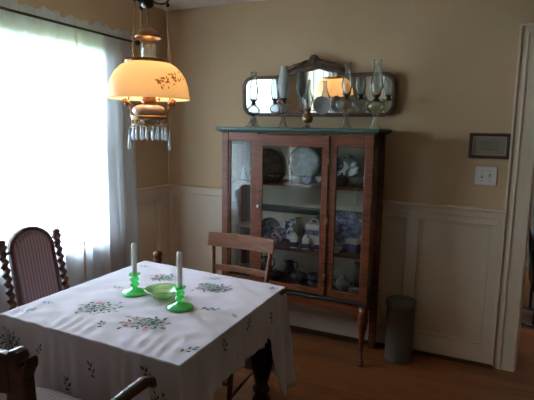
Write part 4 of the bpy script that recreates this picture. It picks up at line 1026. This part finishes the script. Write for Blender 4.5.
# armchair at the near side of the table (faces +y)
ac = thing('carved_armchair', 'dark walnut armchair with eared crest and curved arms in the lower left foreground', 'chair', (1.205, -2.552, 0), 0.0)
def ab(z): return -(z-0.45)*0.04
for s in (-1, 1):
    mb = MB(); out = [(-0.026, 0.0), (-0.030, 0.30), (-0.030, 0.46), (-0.036, 0.66), (-0.040, 0.80), (-0.036, 0.88), (-0.030, 0.925), (-0.018, 0.945), (0.000, 0.952), (0.016, 0.946),
              (0.024, 0.932), (0.018, 0.922), (0.012, 0.914), (0.020, 0.908), (0.030, 0.912), (0.040, 0.924), (0.045, 0.940), (0.052, 0.930), (0.050, 0.912), (0.040, 0.896), (0.032, 0.880), (0.034, 0.80), (0.030, 0.66), (0.026, 0.46), (0.028, 0.30), (0.024, 0.0)]
    mb.prism([(s*(0.250+a), b) for a, b in out], -0.017, 0.017); mb.v = [(v[0]*(0.88+0.12*min(1, v[2]/0.8)), v[1]+ab(v[2])-0.05*max(0, 0.4-v[2]), v[2]) for v in mb.v]
    mb.build('rear_post', 'armwood', ac, bevel=0.006)
    mb = MB(); mb.tube([(s*0.195, 0.350, 0.0), (s*0.195, 0.34, 0.12), (s*0.200, 0.335, 0.30), (s*0.200, 0.330, 0.46)], [0.020, 0.015, 0.022, 0.026], 10)
    mb.build('front_leg', 'armwood', ac)
    mb = MB()
    mb.tube([(s*0.250, 0.015+ab(0.70), 0.715), (s*0.262, 0.06, 0.700), (s*0.290, 0.13, 0.678), (s*0.318, 0.21, 0.684), (s*0.345, 0.27, 0.712), (s*0.362, 0.315, 0.728), (s*0.368, 0.340, 0.720), (s*0.370, 0.350, 0.700)],
            [0.017, 0.018, 0.019, 0.021, 0.022, 0.023, 0.021, 0.012], 10, flat=0.8)
    mb.build('arm', 'armwood', ac)
    mb = MB(); mb.tube([(s*0.222, 0.190, 0.46), (s*0.250, 0.175, 0.54), (s*0.300, 0.195, 0.62), (s*0.325, 0.235, 0.695)], [0.017, 0.015, 0.014, 0.016], 8); mb.build('arm_support', 'armwood', ac)
top = [(0.232-0.464*i/24, 0.928+0.022*sin(PI*i/24)+0.008*cos(i/24*4*PI)) for i in range(25)]
low = [(-0.232+0.464*i/16, 0.835-0.020*sin(PI*i/16)-0.006*cos(i/16*4*PI)) for i in range(17)]
mb = MB(); mb.prism(top+low, -0.012, 0.012); mb.v = [(v[0], v[1]+ab(v[2])-0.022*(1-(v[0]/0.28)**2), v[2]) for v in mb.v]
mb.build('crest_rail', 'armwood', ac, bevel=0.005)
half = [(0.055, 0.47), (0.045, 0.52), (0.040, 0.56), (0.070, 0.62), (0.115, 0.69), (0.130, 0.75), (0.118, 0.79), (0.125, 0.84)]
mb = MB(); mb.prism(half+[(-a, b) for a, b in half[::-1]], -0.007, 0.007); mb.v = [(v[0], v[1]+ab(v[2])-0.014, v[2]) for v in mb.v]; mb.build('splat', 'armwood', ac, bevel=0.002)
mb = MB(); mb.prism([(-0.215, -0.01), (0.215, -0.01), (0.225, 0.345), (0.15, 0.365), (-0.15, 0.365), (-0.225, 0.345)], 0.42, 0.490, 'xy'); mb.build('seat_rail', 'armwood', ac, bevel=0.006)
vs = []; fs = []; n = 20
for j in range(n+1):
    for i in range(n+1):
        u, v = i/n*2-1, j/n; hwid = 0.198+0.010*v
        e = (1-abs(u)**5)*(1-abs(2*v-1)**8)
        vs.append((u*hwid, 0.01+0.375*v, 0.490+0.090*e**0.4))
for j in range(n):
    for i in range(n): fs.append((j*(n+1)+i, j*(n+1)+i+1, (j+1)*(n+1)+i+1, (j+1)*(n+1)+i))
mb = MB(); mb.add(vs, fs, 0, True); mb.build('seat_cushion', 'seatpad', ac)

# turned post beyond the far corner of the table
st_ = thing('turned_stand', 'dark red turned wooden stand, only its knob showing past the far table corner', 'stand', (0.585, -0.905, 0))
MB().lathe([(0.0, 0.0), (0.15, 0.0), (0.15, 0.015), (0.10, 0.03), (0.04, 0.05), (0.025, 0.08)], 24).build('base', 'chairwood', st_)
MB().lathe([(0.022, 0.08), (0.030, 0.12), (0.020, 0.2), (0.028, 0.30), (0.018, 0.42), (0.026, 0.52), (0.018, 0.60), (0.024, 0.66)], 18).build('post', 'chairwood', st_)
MB().lathe([(0.020, 0.66), (0.030, 0.672), (0.020, 0.682), (0.026, 0.692), (0.030, 0.706), (0.027, 0.720), (0.014, 0.730), (0.0, 0.733)], 18, flute=8, fa=0.06).build('finial', 'cab', st_)

# ------------------------------------------------------------------ tin canister by the cabinet
tn = thing('tin_canister', 'tall faded round tin canister with lid on the floor right of the cabinet', 'canister', (1.992, -0.160, 0))
MB().lathe([(0.0, 0.0), (0.090, 0.0), (0.093, 0.006), (0.090, 0.012), (0.092, 0.38), (0.095, 0.388), (0.090, 0.395)], 40).build('body', 'tin', tn)
MB().lathe([(0.096, 0.378), (0.098, 0.380), (0.098, 0.402), (0.094, 0.408), (0.088, 0.404), (0.070, 0.408), (0.020, 0.412), (0.016, 0.410), (0.0, 0.410)], 40).build('lid', 'tinrim', tn)
MB().lathe([(0.008, 0.410), (0.010, 0.418), (0.014, 0.424), (0.010, 0.430), (0.0, 0.431)], 16).build('knob', 'tinrim', tn)

# ------------------------------------------------------------------ picture and switch
pf = thing('framed_picture', 'small brown framed print with sage mat above the light switch', 'picture', (2.443, 0, 1.350))
def rr(x0, x1, z0, z1): return [(x0, z0), (x1, z0), (x1, z1), (x0, z1)]
PW = 0.116
mb = MB(); mb.band(rr(-PW, PW, 0, 0.156), rr(-PW+0.020, PW-0.020, 0.020, 0.136), -0.026, -0.001); mb.build('frame', 'frame', pf, bevel=0.004)
mb = MB(); mb.band(rr(-PW+0.020, PW-0.020, 0.020, 0.136), rr(-PW+0.025, PW-0.025, 0.025, 0.131), -0.022, -0.010); mb.build('gilt_line', 'gold', pf)
mb = MB(); mb.box(-PW+0.024, PW-0.024, -0.012, -0.006, 0.024, 0.132); mt_ = mb.build('mat', 'mat', pf)
mb = MB(); mb.band(rr(-0.045, 0.045, 0.054, 0.104), rr(-0.042, 0.042, 0.057, 0.101), -0.0128, -0.0119)
for k, (a, b) in enumerate(((-0.030, 0.030), (-0.034, 0.034), (-0.026, 0.024))): mb.box(a, b, -0.0128, -0.0119, 0.090-k*0.012, 0.0925-k*0.012)
mb.build('print', 'ink', mt_)
sw = thing('light_switch', 'white double light switch plate below the framed picture', 'light switch', (2.437, 0, 1.240))
mb = MB(); mb.box(-0.062, 0.062, -0.008, -0.001, -0.058, 0.058); mb.build('plate', 'plate', sw, bevel=0.004)
for s, up in ((-0.023, 1), (0.023, -1)):
    mb = MB(); mb.box(s-0.0055, s+0.0055, -0.0092, -0.007, -0.013, 0.013); mb.build('slot', 'ink', sw)
    mb = MB(); mb.prism([(-0.009, -0.006), (-0.009, 0.006), (-0.022, up*0.010+0.003), (-0.022, up*0.010-0.003)], s-0.004, s+0.004, 'yz'); mb.build('toggle', 'plate', sw)
    for z in (-0.030, 0.030):
        mb = MB(); mb.T = Matrix.Translation((s, -0.0085, z)) @ Matrix.Rotation(PI/2, 4, 'X'); mb.lathe([(0.0032, -0.001), (0.003, 0.0008), (0, 0.001)], 10); mb.build('screw', 'tinrim', sw)

# ------------------------------------------------------------------ black rocking chair in the next room
rk = thing('rocking_chair', 'black rocking chair in the dark next room, cut off by the doorway at right', 'chair', (3.05, 1.02, 0), PI)
for s in (-1, 1):
    mb = MB(); mb.tube([(-0.26, s*0.22, 0.075), (-0.18, s*0.22, 0.035), (-0.05, s*0.22, 0.016), (0.1, s*0.22, 0.014), (0.28, s*0.22, 0.045), (0.40, s*0.22, 0.095)], 0.014, 8); mb.build('rocker', 'black', rk)
    for x in (-0.15, 0.2):
        mb = MB(); mb.tube([(x, s*0.22, 0.03), (x, s*0.22, 0.42)], 0.016, 8); mb.build('leg', 'black', rk)
    mb = MB(); mb.tube([(0.22, s*0.22, 0.42), (0.26, s*0.22, 0.70), (0.36, s*0.20, 1.06)], 0.017, 8); mb.build('back_post', 'black', rk)
    mb = MB(); mb.tube([(-0.20, s*0.24, 0.66), (0.27, s*0.24, 0.68)], 0.018, 8); mb.tube([(-0.15, s*0.23, 0.42), (-0.16, s*0.24, 0.66)], 0.013, 8); mb.build('arm', 'black', rk)
mb = MB(); mb.box(-0.22, 0.24, -0.24, 0.24, 0.30, 0.60); mb.build('seat', 'black', rk, bevel=0.02)
mb = MB(); mb.prism([(0.285, 0.80), (0.335, 0.80), (0.38, 1.08), (0.33, 1.08)], -0.19, 0.19, 'xz'); mb.build('backrest', 'black', rk, bevel=0.015)
mb = MB(); mb.ball((0.255, 0, 0.80), 0.17, 16, 12, sc=(0.30, 0.95, 0.62)); o = mb.build('cushion', 'palecush', loc=(3.10, 1.02, 0)); o.rotation_euler = (0, -0.15, PI)
o.location = (3.055, 0.86, -0.10); tag(o, 'pale blue cushion resting in the black rocking chair in the next room', 'cushion')
